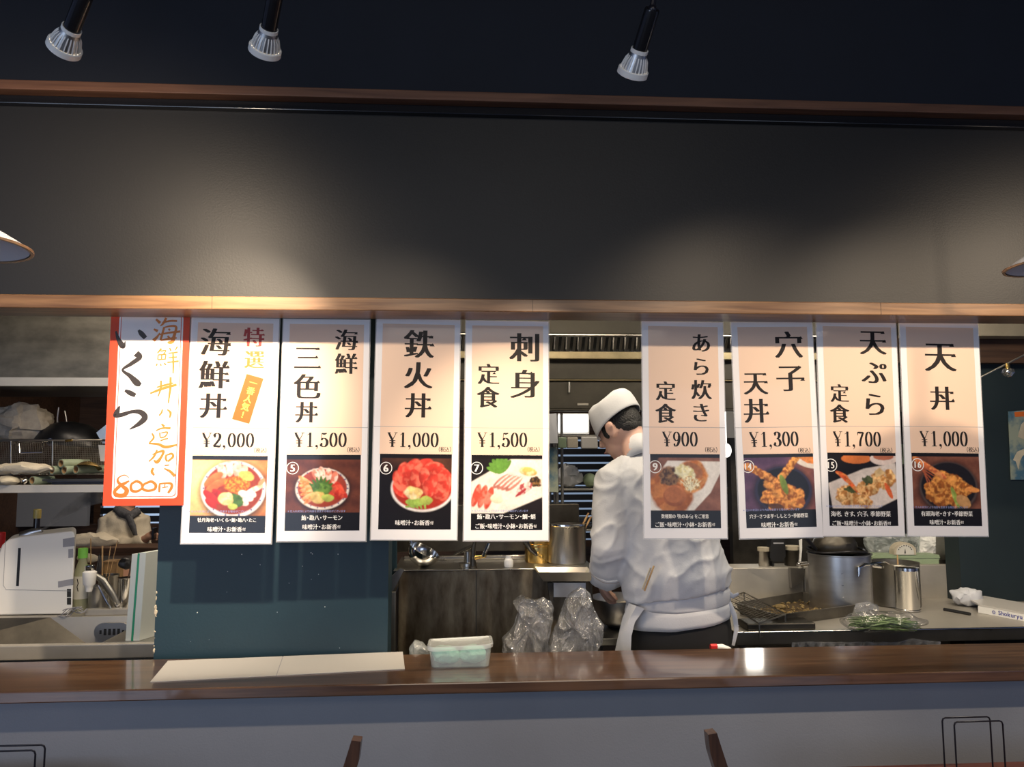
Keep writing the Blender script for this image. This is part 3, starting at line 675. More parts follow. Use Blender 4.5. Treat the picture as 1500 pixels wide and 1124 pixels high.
poster([(683, 470), (803, 471), (803.5, 793), (679, 791)], pic4, T1([('刺', 768, 509, 47), ('身', 769, 562.5, 46), ('定', 715.7, 548, 33), ('食', 715, 582, 33)]), ('¥1,500', 736.3, 644.5, 73), (781.6, 658.5), ('7', 698.4, 686),
       [('鮪・勘八・サーモン・鯛・蛸', 741.7, 757, 85), (GH, 741, 771, 90)], (732.5, 748.5, 82), 'brightly lit menu poster numbered 7, with sashimi on a white plate', YP)
poster([(940, 471), (1059, 472), (1065, 790), (944, 788)], pic9, T1([('あ', 1026.9, 502.6, 31), ('ら', 1027, 537.4, 30), ('炊', 1027.5, 571, 31), ('き', 1027, 604.7, 31), ('定', 975, 572.6, 30), ('食', 975, 605.7, 30)]), ('¥900', 996.4, 643.5, 52), (1041.7, 659), ('9', 959.6, 684),
       [('数種類の「魚のあら」をご用意', 1003.5, 756.5, 69), (GH, 1003.5, 768.7, 88)], None, 'peach menu poster numbered 9, with simmered fish and radish, priced 900 yen', YP)
poster([(1070, 472), (1190, 472), (1205, 787), (1085, 789)], pic14, T1([('穴', 1155, 505, 43), ('子', 1157.7, 555, 43), ('天', 1107, 562.4, 37), ('丼', 1107.7, 602, 38)]), ('¥1,300', 1134, 643.5, 72), (1178, 660), ('14', 1095.5, 683.5),
       [('穴子・さつま芋・ししとう・季節野菜', 1140.8, 756, 85), (MS, 1141.8, 768.7, 53)], (1130, 747, 82), 'peach menu poster numbered 14, with tempura in a black bowl and green pepper', YP)
poster([(1196, 472), (1312, 472), (1325, 786), (1206, 785)], pic15, T1([('天', 1278.6, 502.5, 41), ('ぷ', 1280.3, 546.4, 38), ('ら', 1281.4, 592.7, 38), ('定', 1229.7, 576, 28), ('食', 1230, 606, 28)]), ('¥1,700', 1255.7, 643.4, 70), (1298, 660), ('15', 1217, 681.6),
       [('海老、きす、穴子、季節野菜', 1261, 753, 87), (GH, 1262, 766.7, 86)], (1251.6, 741.7, 82), 'peach menu poster numbered 15, with tempura on white paper', YP)
poster([(1317, 473), (1433, 473), (1447, 786), (1331, 785)], pic16, T1([('天', 1377.3, 523.8, 48), ('丼', 1380, 583.6, 37)]), ('¥1,000', 1382.7, 643, 70), (1425, 659), ('16', 1344, 681),
       [('有頭海老・きす・季節野菜', 1387, 752.8, 75), (MS, 1386.8, 765.3, 50)], (1377.6, 743.4, 80), 'peach menu poster numbered 16, rightmost of the row', YP)
# red-bordered brush-written banner
Yn = YP - .004
top, h, wd, ang = frame_from([(162, 462), (279, 462), (268, 741), (151, 741)], Yn)
Mx = Matrix.Translation(top) @ Matrix.Rotation(ang, 4, 'Y'); Mi = Mx.inverted()
ban = thing('paper_banner', top, 'white paper banner with red border and brush writing, left of the posters', 'banner'); ban.matrix_world = Mx
sc = wd / 117; W = wd / 2
def Lb(px, py): q = Mi @ at(px, py, Yn); return (q.x, q.z)
put('red_border', Geo().box((-W, 0, -h), (W, .0008, 0)), M['banner_red'], ban)
def rrect(g, x0, z0, x1, z1, r, y0, y1):
    P = []
    for cx, cz, a in ((x1 - r, z1 - r, 0), (x0 + r, z1 - r, 90), (x0 + r, z0 + r, 180), (x1 - r, z0 + r, 270)):
        P += [(cx + r * math.cos(R(a + i * 18)), cz + r * math.sin(R(a + i * 18))) for i in range(6)]
    return g.poly(P, y0, y1)
put('white_line', rrect(Geo(), -W + 12.5 * sc, -h + 10.5 * sc, W - 9.5 * sc, .0, .012, -.0002, .0004), M['banner_white'], ban)
put('red_line', rrect(Geo(), -W + 15 * sc, -h + 13 * sc, W - 12 * sc, .0, .010, -.0004, .0004), M['banner_red'], ban)
put('white_field', rrect(Geo(), -W + 16 * sc, -h + 14 * sc, W - 13 * sc, .0, .010, -.0006, .0004), M['banner_white'], ban)
def brush(strokes, cx, cy, k, mname, nm):
    g = Geo()
    for i, st in enumerate(strokes):
        ribbon(g, [(*Lb(cx + x / k, cy + y / k), w_ / k * sc) for x, y, w_ in st], 8, -.0010 - i * 2e-5)
    return put(nm, g, M[mname], ban, fixn=False)
brush([[(682, 182, 10), (695, 225, 22), (715, 262, 34), (728, 272, 22), (737, 242, 4)], [(815, 176, 14), (832, 196, 30), (856, 222, 26)],
       [(800, 312, 42), (822, 336, 30), (770, 375, 24), (722, 410, 14), (765, 445, 26), (805, 485, 40), (828, 498, 22)],
       [(735, 530, 14), (765, 545, 30), (797, 560, 24)],
       [(704, 622, 8), (690, 655, 30), (680, 678, 26), (722, 672, 26), (780, 655, 20), (830, 660, 32), (852, 690, 36), (820, 725, 28), (762, 760, 6)]], 0, 440, 4.013, 'brush_black', 'black_brush_lettering')
gold = [[(918, 112, 12), (942, 134, 18)], [(905, 170, 10), (928, 182, 18)], [(903, 238, 22), (925, 215, 14), (940, 192, 6)], [(978, 104, 14), (962, 134, 14), (944, 152, 6)], [(955, 132, 10), (1000, 122, 12), (1042, 122, 12)],
        [(966, 158, 12), (956, 195, 14), (944, 236, 12)], [(966, 160, 8), (1005, 152, 12), (1036, 158, 14), (1026, 205, 18), (1012, 244, 24), (985, 250, 10)], [(930, 204, 8), (990, 192, 12), (1060, 184, 14)], [(992, 168, 10), (1000, 178, 12)], [(986, 210, 10), (996, 222, 12)], [(946, 236, 8), (1000, 226, 14), (1040, 222, 8)],
        [(950, 284, 12), (926, 312, 8)], [(945, 300, 8), (975, 296, 8), (962, 318, 8)], [(930, 322, 8), (976, 318, 8)], [(930, 322, 8), (928, 350, 8)], [(976, 318, 8), (972, 350, 8)], [(930, 350, 8), (974, 346, 8)], [(952, 320, 8), (950, 350, 8)], [(925, 372, 8), (920, 386, 10)], [(945, 372, 8), (948, 386, 10)], [(966, 368, 8), (976, 382, 10)],
        [(998, 280, 8), (1006, 298, 10)], [(1044, 272, 10), (1030, 296, 6)], [(990, 312, 8), (1046, 306, 10)], [(992, 338, 8), (1042, 334, 10)], [(984, 366, 8), (1052, 358, 12)], [(1018, 306, 10), (1020, 380, 12), (1018, 432, 8)],
        [(884, 548, 10), (950, 522, 16), (1040, 496, 14)], [(922, 512, 8), (975, 498, 12), (1020, 486, 8)], [(948, 472, 12), (946, 520, 12), (930, 566, 6)], [(1004, 452, 14), (1002, 520, 14), (990, 606, 8)],
        [(956, 642, 10), (950, 662, 10), (936, 678, 8)], [(984, 642, 8), (1004, 662, 14), (998, 692, 8)],
        [(950, 728, 10), (968, 742, 14)], [(918, 766, 8), (955, 752, 10), (1004, 752, 14)], [(940, 778, 8), (945, 806, 8), (972, 800, 8), (985, 775, 8), (948, 780, 6)], [(945, 826, 8), (965, 818, 8), (990, 812, 8)], [(895, 782, 8), (905, 808, 12), (880, 838, 8)], [(876, 842, 8), (930, 846, 14), (975, 862, 18), (1040, 850, 10)],
        [(896, 908, 6), (940, 890, 12), (962, 888, 16), (950, 920, 14), (925, 950, 20), (905, 940, 6)], [(925, 880, 10), (905, 920, 12), (876, 948, 6)], [(978, 908, 10), (976, 930, 12), (984, 948, 10)], [(980, 910, 8), (1010, 902, 12), (1018, 920, 14), (988, 948, 10)],
        [(902, 986, 12), (894, 1008, 16), (908, 1028, 10)], [(968, 972, 6), (996, 968, 8)], [(966, 988, 6), (1000, 1005, 14), (1030, 1034, 18)]]
brush(gold, 0, 440, 4.013, 'brush_gold', 'orange_brush_lettering')
brush([[(346, 352, 6), (300, 324, 10), (240, 350, 14), (232, 392, 26), (280, 440, 34), (322, 480, 46), (300, 528, 44), (236, 534, 40), (196, 500, 34), (240, 446, 34), (300, 410, 30), (348, 384, 14)],
       [(425, 384, 26), (370, 420, 24), (372, 480, 30), (425, 492, 26), (478, 460, 22), (470, 410, 26), (420, 384, 28)],
       [(560, 392, 26), (500, 420, 24), (486, 464, 28), (540, 486, 26), (606, 470, 26), (622, 430, 30), (590, 396, 28), (555, 390, 26)],
       [(662, 408, 14), (658, 450, 22), (656, 502, 18)], [(662, 414, 16), (720, 408, 18), (776, 412, 26), (784, 450, 30), (748, 510, 24)], [(716, 414, 12), (712, 446, 10)], [(684, 456, 10), (748, 444, 12)]], 140, 650, 7.025, 'ink_orange', 'price_brush_lettering')
# ---------------------------------------------------------------- small helpers for placed shapes
def mpp(Y): return (at(751, 600, Y) - at(750, 600, Y)).x
def O(pts, Y, th):                          # an outline seen in the picture, stood up at depth Y with a real thickness
    return Geo().poly([(q.x, q.z) for q in (at(x, y, Y) for x, y in pts)], Y, Y + th)
def loc(g, o):                              # world-built geometry moved into the frame of its thing
    T = Vector(o.location if hasattr(o, 'location') else o); g.v = [p - T for p in g.v]; return g
def pw(name, g, m, root, smooth=False, par=None): return put(name, loc(g, root), M[m] if isinstance(m, str) else m, par or root, smooth)
# ---------------------------------------------------------------- spot lamps
def spot_lamp(neck, rim, tubepx, label):
    B = at(*neck, 1.60); D = at(*rim, 1.632); ax = (D - B).normalized(); D = B + ax * .058
    root = thing('spot_lamp', B, label, 'lamp', 'ceiling spot lamps')
    q = Vector((0, 0, 1)).rotation_difference(ax).to_matrix().to_4x4()
    g = Geo().lathe([(.0175, 0), (.0185, .006), (.025, .024), (.0295, .043)], 36, capa=True).xf(q); hs = put('lamp_housing', g, M['aluminium'], root, True)
    g = Geo()
    for k in range(22):
        a = 2 * math.pi * k / 22; t = Matrix.Rotation(a, 4, 'Z')
        f = Geo().add([(.018, -.0012, .008), (.0265, -.0012, .022), (.032, -.0012, .043), (.026, -.0012, .043), (.018, .0012, .008), (.0265, .0012, .022), (.032, .0012, .043), (.026, .0012, .043)],
                      [(0, 1, 2, 3), (4, 7, 6, 5), (0, 4, 5, 1), (1, 5, 6, 2), (2, 6, 7, 3), (3, 7, 4, 0)]); g.merge(f.xf(t))
    tag(put('cooling_fins', g.xf(q), M['white_plastic'], hs), kind='stuff')
    put('lamp_rim', Geo().lathe([(.0175, -.002), (.0195, -.002), (.0195, .006), (.0175, .006)], 30).xf(q), M['white_plastic'], root, True)
    fr = put('front_ring', Geo().lathe([(.031, .042), (.0345, .043), (.035, .055), (.031, .057), (.0285, .054)], 36).xf(q), M['white_plastic'], root, True)
    put('lens', Geo().lathe([(.0292, .050), (.015, .052), (.001, .052)], 30, capb=True).xf(q), M['lens'], fr, True)
    put('lamp_holder', Geo().lathe([(.0155, -.086), (.0165, -.082), (.0165, -.001)], 26, capa=True, capb=True).xf(q), M['black_gloss'], root, True)
    e = -ax * .085; top = Vector((.02, -.03, 3.4 - B.z))
    put('stem', Geo().tube([e, e + Vector((.004, -.004, .03)), e + Vector((.012, -.02, .07)), top + Vector((0, 0, -.05)), top], .006, 8), M['black_metal'], root, True)
    put('joint', Geo().ball(e, .010, 12, 8), M['black_metal'], root, True)
    put('ceiling_mount', Geo().lathe([(.03, -.02), (.03, 0)], 20, c=top, capa=True, capb=True), M['black_metal'], root, True)
spot_lamp((105, 42), (94, 70), None, 'silver spot lamp on black holder, leftmost of the three under the ceiling')
spot_lamp((394, 42), (389, 69), None, 'silver spot lamp on black holder, above the leftmost posters')
spot_lamp((937, 73), (928, 102), None, 'silver spot lamp on black holder with its hinge in view, above the cook')
def pendant(px, py, Y, r, label, tilt):
    p = at(px, py, Y); root = thing('pendant_lamp', p, label, 'lamp', 'enamel pendant lamps'); q = Matrix.Rotation(tilt, 4, 'Y')
    put('shade', Geo().lathe([(r * .98, .002), (r * .88, .014), (r * .60, .040), (r * .26, .078), (r * .18, .110), (.002, .115), (.002, .112), (r * .15, .106), (r * .22, .074), (r * .57, .036), (r * .86, .011), (r * .95, .002)], 56).xf(q), M['shade_white'], root, True)
    put('lit_lining', Geo().lathe([(r * .945, .001), (r * .855, .009), (r * .565, .034), (r * .215, .072), (r * .145, .104), (.002, .110)], 56).xf(q), M['lit_lining'], root, True)
    put('shade_rim', Geo().lathe([(r * 1.0, -.002), (r * 1.01, .003), (r * .965, .004), (r * .955, -.002), (r * 1.0, -.002)], 56).xf(q), M['shade_rim'], root, True)
    put('bulb', Geo().ball((0, 0, .045), (.022, .022, .026), 18, 12).xf(q), M['shade_white'], root, True)
    put('cord', Geo().tube([(0, 0, .11), (0, 0, 3.4 - p.z)], .004, 8), M['black'], root, True)
pendant(-67, 360, 1.8, .155, 'white enamel pendant lamp at the left edge, near the banner', R(0))
pendant(1567, 386, 1.95, .155, 'white enamel pendant lamp at the right edge, over the right table', R(-3))
# ---------------------------------------------------------------- on the counter
def ctr(px, py, z=zc): return atz(px, py, z)
P = [ctr(246, 969), ctr(590, 956), ctr(593, 981), ctr(220, 1000)]; m1, m2 = ctr(414, 962.6), ctr(404, 990.8)
g1 = Geo().prism([(p.x, p.y) for p in (P[0], m1, m2, P[3])], zc + .0006, zc + .0022); g2 = Geo().prism([(p.x, p.y) for p in (m1 + Vector((.003, 0, 0)), P[1], P[2], m2 + Vector((.003, 0, 0)))], zc + .0006, zc + .0026)
sh = thing('folded_sheet', (P[3].x, P[3].y, zc), 'white laminated sheet folded in two halves, lying on the counter', 'paper')
pw('left_leaf', g1, 'white_paper', sh); pw('right_leaf', g2, 'white_paper', sh)
pw('fold', Geo().prism([(m1.x - .001, m1.y), (m1.x + .004, m1.y), (m2.x + .004, m2.y), (m2.x - .001, m2.y)], zc, zc + .0012), 'tape_grey', sh)
a, b = ctr(628, 981), ctr(720, 981); Yf = a.y; wdt = b.x - a.x; cx = (a.x + b.x) / 2; dep = .115; zt_ = at(672, 949, Yf).z - zc
def rrprism(g, cx, cy, w_, d_, r, z0, z1, top=1.0, k=5):
    def ring(s, z):
        out = []
        for sx, sy, a0 in ((1, 1, 0), (-1, 1, 90), (-1, -1, 180), (1, -1, 270)):
            for i in range(k + 1):
                t = R(a0 + i * 90 / k); out.append((cx + (sx * (w_ / 2 - r) + r * math.cos(t)) * s, cy + (sy * (d_ / 2 - r) + r * math.sin(t)) * s, z))
        return out
    return ring
bx = thing('food_container', (cx, Yf + dep / 2, zc), 'frosted plastic container with lid and mint green cloths inside, on the counter', 'container')
rg = rrprism(None, 0, 0, wdt, dep, .02, 0, 0)
put('container_body', Geo().rings([rg(.90, .0), rg(.93, .003), rg(.97, zt_ * .5), rg(1.0, zt_ * .92), rg(.985, zt_ * .92), rg(.95, zt_ * .5), rg(.91, .005)], True, True), M['frosted'], bx, True)
rg2 = rrprism(None, 0, 0, wdt * 1.06, dep * 1.08, .024, 0, 0)
lid = Geo().rings([rg2(1.0, zt_ * .84), rg2(1.01, zt_ * .98), rg2(.985, zt_ * 1.05), rg2(.93, zt_ * 1.05), rg2(.90, zt_ * 1.00), rg2(.5, zt_ * .99), rg2(.05, zt_ * 1.0)], False, True)
for p in lid.v: p.z += .006 * math.cos(p.x / wdt * 3.4) * (-1) + .007 * (p.x / wdt) + .004
put('lid', lid, M['frosted_lid'], bx, True)
g = Geo()
for x in (-1, 1): g.box((x * wdt * .38 - .008, -.03, -.0), (x * wdt * .38 + .008, .03, .004))
put('foot', g, M['frosted_lid'], bx)
for i, (x, rz_) in enumerate(((-.24, 8), (.20, -6))):
    g = Geo().ball((0, 0, 0), (wdt * .235, dep * .36, zt_ * .40), 30, 20); g.jitter(.006, 45, i + 2); g.jitter(.003, 120, i + 5, True)
    o = tag(put('rolled_cloth', g, M['mint_cloth'], None, True, (cx + x * wdt, Yf + dep / 2, zc + .006 + zt_ * .40)), ['mint green cloth rolled up in the left half of the container', 'mint green cloth rolled up in the right half of the container'][i], 'cloth', 'cloths in the container'); o.rotation_euler = (R(6), R(rz_), R(10 - 25 * i))
# ---------------------------------------------------------------- tables, stands and chairs in front
def table(x0, x1, y0, y1, label):
    t = thing('dining_table', ((x0 + x1) / 2, (y0 + y1) / 2, 0), label, 'table', 'dark dining tables'); w_, d_ = (x1 - x0) / 2, (y1 - y0) / 2
    put('tabletop', Geo().box((-w_, -d_, .69), (w_, d_, .72), .004), M['table_wood'], t)
    put('apron', Geo().box((-w_ + .06, -d_ + .05, .63), (w_ - .06, d_ - .05, .6899)), M['table_wood'], t)
    lg = Geo().box((-.022, -.022, 0), (.022, .022, .63), .003).mesh('leg')
    for sx in (-1, 1):
        for sy in (-1, 1): put('leg', lg, M['black_metal'], t, False, (sx * (w_ - .05), sy * (d_ - .05), 0))
    return t
yt_ = atz(1350, 1119.5, .72).y
table(atz(1206, 1121, .72).x, 2.3, yt_ - .70, yt_, 'dark reddish wooden table at the lower right, under the right menu stand')
table(-2.0, atz(120, 1132, .72).x, 1.40, atz(40, 1128, .72).y, 'dark wooden table at the lower left, under the left menu stand')
def stand(xl, xr, Y, dY, dx, ztop, label, hgt):
    t = thing('menu_stand', ((xl + xr) / 2, Y, .72), label, 'stand', 'black wire menu stands'); w_ = (xr - xl) / 2; h_ = ztop - .72
    for k in range(2):
        r = .009; z = h_ - .0 * k
        pts = [(-w_, 0, .004), (-w_, 0, z - r), (-w_ + r * .3, 0, z - r * .3), (-w_ + r, 0, z), (w_ - r, 0, z), (w_ - r * .3, 0, z - r * .3), (w_, 0, z - r), (w_, 0, .004)]
        put('wire_loop', Geo().tube(pts, .0023, 8), M['black_metal'], t, True, (dx * k, -dY * k, 0))
    put('base_plate', Geo().box((-w_ - .012, -dY - .075, .0), (w_ + .022, .004, .005), .001), M['black_metal'], t)
    return t
p0, p1, p2 = at(1380, 1052, 2.17), at(1450, 1052, 2.17), at(1391, 1058, 2.13)
stand(p0.x, p1.x, 2.17, .035, .012, p0.z, 'black wire menu stand on the right table', 0)
p0, p1 = at(-30, 1094, 2.03), at(66, 1095, 2.03)
stand(p0.x, p1.x, 2.03, .035, -.004, p0.z, 'black wire menu stand on the left table', 0)
def chair(px, py, Y, side, label):
    tip = at(px, py, Y); v = Vector((tip.x, tip.y, 0)).normalized(); root = thing('dining_chair', (tip.x - side * .02, tip.y - .2, 0), label, 'chair', 'wooden dining chairs'); T = root.location
    s = side; H = tip.z                                # side = +1: chair sits towards +x, back at its left
    prof = [(0, H), (.020, H + .003), (.030, H - .03), (.052, H - .10), (.085, H - .20), (.10, .45), (.085, .45), (.055, H - .20), (.022, H - .10), (.004, H - .04)]
    for k, dy in enumerate((0, -.40)):
        g = Geo()
        o = Vector((tip.x - v.x * 0, tip.y, 0)) + v * dy
        c1 = [(o.x + s * x - s * .0, o.y, z) for x, z in prof]; g.rings([[(p[0], p[1] - .016, p[2]) for p in c1], [(p[0], p[1] + .016, p[2]) for p in c1]])
        pw('back_post', g, 'chair_wood', root)
        g = Geo().tube([(o.x + s * .09, o.y, .45), (o.x + s * .06, o.y, 0)], [.017, .013], 8); pw('leg', g, 'chair_wood', root, True)
        g = Geo().tube([(o.x + s * .44, o.y, .45), (o.x + s * .46, o.y, 0)], [.017, .013], 8); pw('leg', g, 'chair_wood', root, True)
    o = Vector((tip.x, tip.y, 0)); e = o + v * -.40
    pts = [(o.x + s * .07, o.y + .02), (o.x + s * .48, o.y + .02), (e.x + s * .48, e.y - .02), (e.x + s * .07, e.y - .02)]
    pw('seat', Geo().prism(pts, .44, .475), 'black', root)
    g = Geo()
    for z in (H - .16, H - .26):
        a_ = Vector((o.x + s * .052, o.y, z)); b_ = Vector((e.x + s * .052, e.y, z)); g = Geo().tube([a_, b_], .012, 6); pw('back_rail', g, 'chair_wood', root)
chair(530, 1083, 1.75, -1, 'brown wooden chair with its back post leaning right, left of centre')
chair(1034, 1073, 1.75, 1, 'brown wooden chair with its back post leaning left, right of centre')
# ---------------------------------------------------------------- kitchen, left side: sink, machine, shelf
zs = .86
Ysb, Ysf = atz(100, 904, zs).y, atz(100, 942, zs).y
xs1 = at(232, 942, Ysf).x; xs0 = -2.9
sk = thing('sink_unit', (-1.6, Ysf, 0), 'stainless steel sink unit with an overflow grate, lower left behind the counter', 'sink')
v0, v1, v2, v3 = atz(72, 905, zs), atz(206, 903, zs), atz(200, 941, zs), atz(122, 941, zs)
pw('front_rim', Geo().box((xs0, Ysf - .03, zs - .06), (xs1, Ysf, zs), .006), 'steel_satin', sk)
pw('back_rim', Geo().box((xs0, Ysb, zs - .03), (xs1, Ysb + .55, zs), .003), 'steel_satin', sk)
pw('right_rim', Geo().box((v1.x + .06, Ysf, zs - .03), (xs1, Ysb, zs), .001), 'steel', sk)
pw('front_panel', Geo().box((xs0, Ysf - .015, .1), (xs1, Ysf - .005, zs - .061)), 'steel_dull', sk)
bw = Geo().add([(v0.x, Ysb, zs - .001), (v1.x + .12, Ysb, zs - .001), (v1.x + .12, Ysb - .05, zs - .26), (v3.x - .08, Ysb - .05, zs - .26)], [(0, 1, 2, 3)])
pw('basin_wall', bw, 'steel_satin', sk)
bw = Geo().add([(v0.x, Ysb, zs - .001), (xs0, Ysb, zs - .001), (xs0, Ysf - 0, zs - .20), (v3.x, Ysb - .05, zs - .26)], [(0, 1, 2, 3)]).add([(xs0, Ysf, zs - .26), (v1.x + .1, Ysf, zs - .26), (v1.x + .1, Ysb, zs - .26), (xs0, Ysb, zs - .26)], [(0, 1, 2, 3)])
pw('basin_slope', bw, 'steel_dark', sk)  # same basin steel, darkened in colour where the slope and floor lie in shade
g = Geo(); c = at(166, 925, Ysb - .03); m_ = mpp(Ysb - .03); ov = []
def stadium(cx, cz, w_, h_): return [(cx + sx * (w_ - h_) + h_ * math.cos(R(a)), cz + h_ * math.sin(R(a))) for sx, a0 in ((1, -90), (-1, 90)) for a in range(a0, a0 + 181, 18)]
opl = pw('overflow_plate', Geo().poly(stadium(c.x, c.z, 24 * m_, 12 * m_), Ysb - .045, Ysb - .035), 'aluminium', sk, False)
for k in range(6):
    w_ = 1.8 if 0 < k < 5 else 1.4; h_ = 4.2 if 0 < k < 5 else 2.6
    x = c.x + (k - 2.5) * 6.0 * m_; pw('overflow_slot', Geo().box((x - w_ * m_, Ysb - .0462, c.z - h_ * m_), (x + w_ * m_, Ysb - .0445, c.z + h_ * m_)), 'black', sk, False, opl)
pw('back_step', Geo().box((at(124, 900, Ysb + .02).x, Ysb + .02, zs + .0005), (xs1, Ysb + .06, at(150, 893, Ysb + .02).z), .003), 'steel_satin', sk)
# white misting machine
Ym = Ysb + .05
mc = thing('mist_machine', at(50, 905, Ym), 'white plastic misting machine with a dark slot, beside the sink', 'machine')
mc.location.z = zs
pts = [(-60, 905), (96, 903), (103, 899), (106, 890), (110, 782), (106, 778), (60, 783), (28, 787), (12, 791), (3, 799), (-2, 812), (-60, 818)]
g = O(pts, Ym, .24)
for p in g.v:
    if p.y > Ym + .1: p.x -= .11
g.v = [Vector((p.x, p.y, max(p.z, zs + .003))) for p in g.v]
o = pw('machine_body', g, 'white_plastic', mc); bv = o.modifiers.new('b', 'BEVEL'); bv.width = .008; bv.segments = 3; bv.limit_method = 'ANGLE'
pw('slot', O([(26.5, 803), (30.5, 803), (27.5, 859), (23.5, 859)], Ym - .001, .004), 'black', mc, False, o)
g = Geo(); q = [at(x, y, Ym - .0006) for x, y in ((8, 792), (5, 858), (9, 864), (104, 866))]; g.tube(q, .0012, 5); pw('panel_seam', g, 'tape_grey', mc, False, o)
for k, pp in enumerate([[(92, 790), (109, 787), (109, 800), (92, 802)], [(100, 805), (107, 804), (107, 817), (100, 818)], [(85, 852), (107, 848), (107, 857), (85, 861)]]): pw('grey_tape', O(pp, Ym - .0015, .003), 'tape_grey', mc, False, o)
for y0, y1 in ((863, 875), (876, 886)): pw('label_print', O([(98, y0), (104, y0), (104, y1), (98, y1)], Ym - .0012, .003), 'steel_dark', mc, False, o)
pw('mist_nozzle', Geo().tube([at(34, 787, Ym + .1), at(48, 780, Ym + .1), at(62, 777, Ym + .1)], [.030, .020, .010], 14), 'aluminium', mc, True)
pw('base_line', O([(-60, 904), (84, 902), (84, 904.5), (-60, 906.5)], Ym - .002, .02), 'black', mc)
# mist plume
pl = Geo(); A = [at(x, y, Ym + .10) for x, y in ((63, 776), (78, 764), (95, 751), (112, 740), (130, 730), (146, 724))]
pl.tube(A, [.006, .014, .022, .030, .040, .048], 18)
vm = bpy.data.materials.new('mist'); vm.use_nodes = True; nt = vm.node_tree
for n in list(nt.nodes): nt.nodes.remove(n)
vo = nt.nodes.new('ShaderNodeOutputMaterial'); vs = nt.nodes.new('ShaderNodeVolumePrincipled'); vs.inputs['Color'].default_value = (.95, .93, .9, 1); vs.inputs['Anisotropy'].default_value = .2
tc = nt.nodes.new('ShaderNodeTexCoord'); ns = nt.nodes.new('ShaderNodeTexNoise'); ns.inputs['Scale'].default_value = 16; ns.inputs['Detail'].default_value = 3
mr = nt.nodes.new('ShaderNodeMapRange'); mr.inputs[1].default_value = .4; mr.inputs[2].default_value = .68; mr.inputs[3].default_value = 0; mr.inputs[4].default_value = 45
nt.links.new(tc.outputs['Object'], ns.inputs['Vector']); nt.links.new(ns.outputs['Fac'], mr.inputs[0]); nt.links.new(mr.outputs[0], vs.inputs['Density']); nt.links.new(vs.outputs[0], vo.inputs['Volume'])
tag(put('mist_plume', pl, vm, None, True), 'white plume of mist blowing up from the misting machine', 'mist', None, 'stuff')
def bottle(name, px, ybot, ytop, wpx, Y, bm, cm, label, neck=.35, capf=.12, group=None, floorz=None):
    b = at(px, ybot, Y); t = at(px, ytop, Y); r = wpx / 2 * mpp(Y); z0 = floorz if floorz is not None else b.z; h_ = t.z - z0
    root = thing(name, (b.x, Y, z0), label, 'bottle', group)
    put('bottle_body', Geo().lathe([(r * .9, 0), (r, .006), (r, h_ * .55), (r * .85, h_ * .66), (r * neck, h_ * .80), (r * neck, h_ * (1 - capf))], 24, capa=True, capb=True), M[bm], root, True)
    put('cap', Geo().lathe([(r * neck * 1.25, h_ * (1 - capf)), (r * neck * 1.25, h_ * .995), (r * neck, h_)], 20, capa=True, capb=True), M[cm], root, True); return root
bottle('tea_bottle', 119, 862, 803, 20, Ym + .10, 'tea', 'green_cap', 'clear tea bottle with a green cap beside the white machine', .5, .16, None, zs)
tb_ = [o for o in bpy.data.objects if o.name.startswith('tea_bottle')][0]; hb0 = at(119, 812, Ym + .10).z - zs; rb_ = 10 * mpp(Ym + .1)
lb_ = put('label', Geo().lathe([(rb_ * 1.012, hb0 * .22), (rb_ * 1.012, hb0 * .62)], 24), M['scale_face'], tb_, True)
put('label_print', Geo().tube([(-.004, -rb_ * 1.03, hb0 * .58), (.002, -rb_ * 1.03, hb0 * .50), (-.003, -rb_ * 1.03, hb0 * .44), (.003, -rb_ * 1.03, hb0 * .36)], .0022, 5), M['ink'], lb_)
bottle('dark_bottle', 52, 800, 746, 19, Ym + .34, 'dark_bottle', 'gold_cap', 'dark glass bottle with a dull gold cap behind the white machine', .42, .1, None, zs)
bottle('red_capped_bottle', -2, 815, 780, 16, Ym + .34, 'white_plastic', 'red_plastic', 'bottle with a red cap at the left edge', .7, .22, None, zs)
bottle('red_capped_jar', 91, 800, 776, 15, Ym + .36, 'dark_bottle', 'red_plastic', 'low jar with a red cap behind the tea bottle', .9, .25, None, zs)
# utensil cups, tap filter, chopsticks
def can(name, px, ybot, ytop, wpx, Y, m, label, cat='pot', z0=None, group=None, lip=True, n=32, thick=.003):
    b = at(px, ybot, Y); t = at(px, ytop, Y); z0 = b.z if z0 is None else z0; h_ = t.z - z0; r = wpx / 2 * mpp(Y); root = thing(name, (b.x, Y, z0), label, cat, group)
    put('vessel', Geo().lathe([(r * .96, 0), (r, .004), (r, h_ - .004), (r + (.003 if lip else 0), h_), (r - thick, h_ - .001), (r - thick, .01), (.002, .008)], n, capa=True, capb=True), M[m], root, True); return root, r, h_
can('utensil_cup', 183, 903, 846, 22, Ysb + .14, 'steel_bright', 'tall steel utensil cup beside the cutting boards', 'cup', zs)
can('utensil_cup', 157, 903, 842, 26, Ysb + .20, 'steel', 'steel utensil cup behind the white tap filter', 'cup', zs)
can('utensil_cup', 142, 903, 858, 24, Ysb + .13, 'aluminium', 'wide low steel cup under the white tap filter', 'cup', zs)
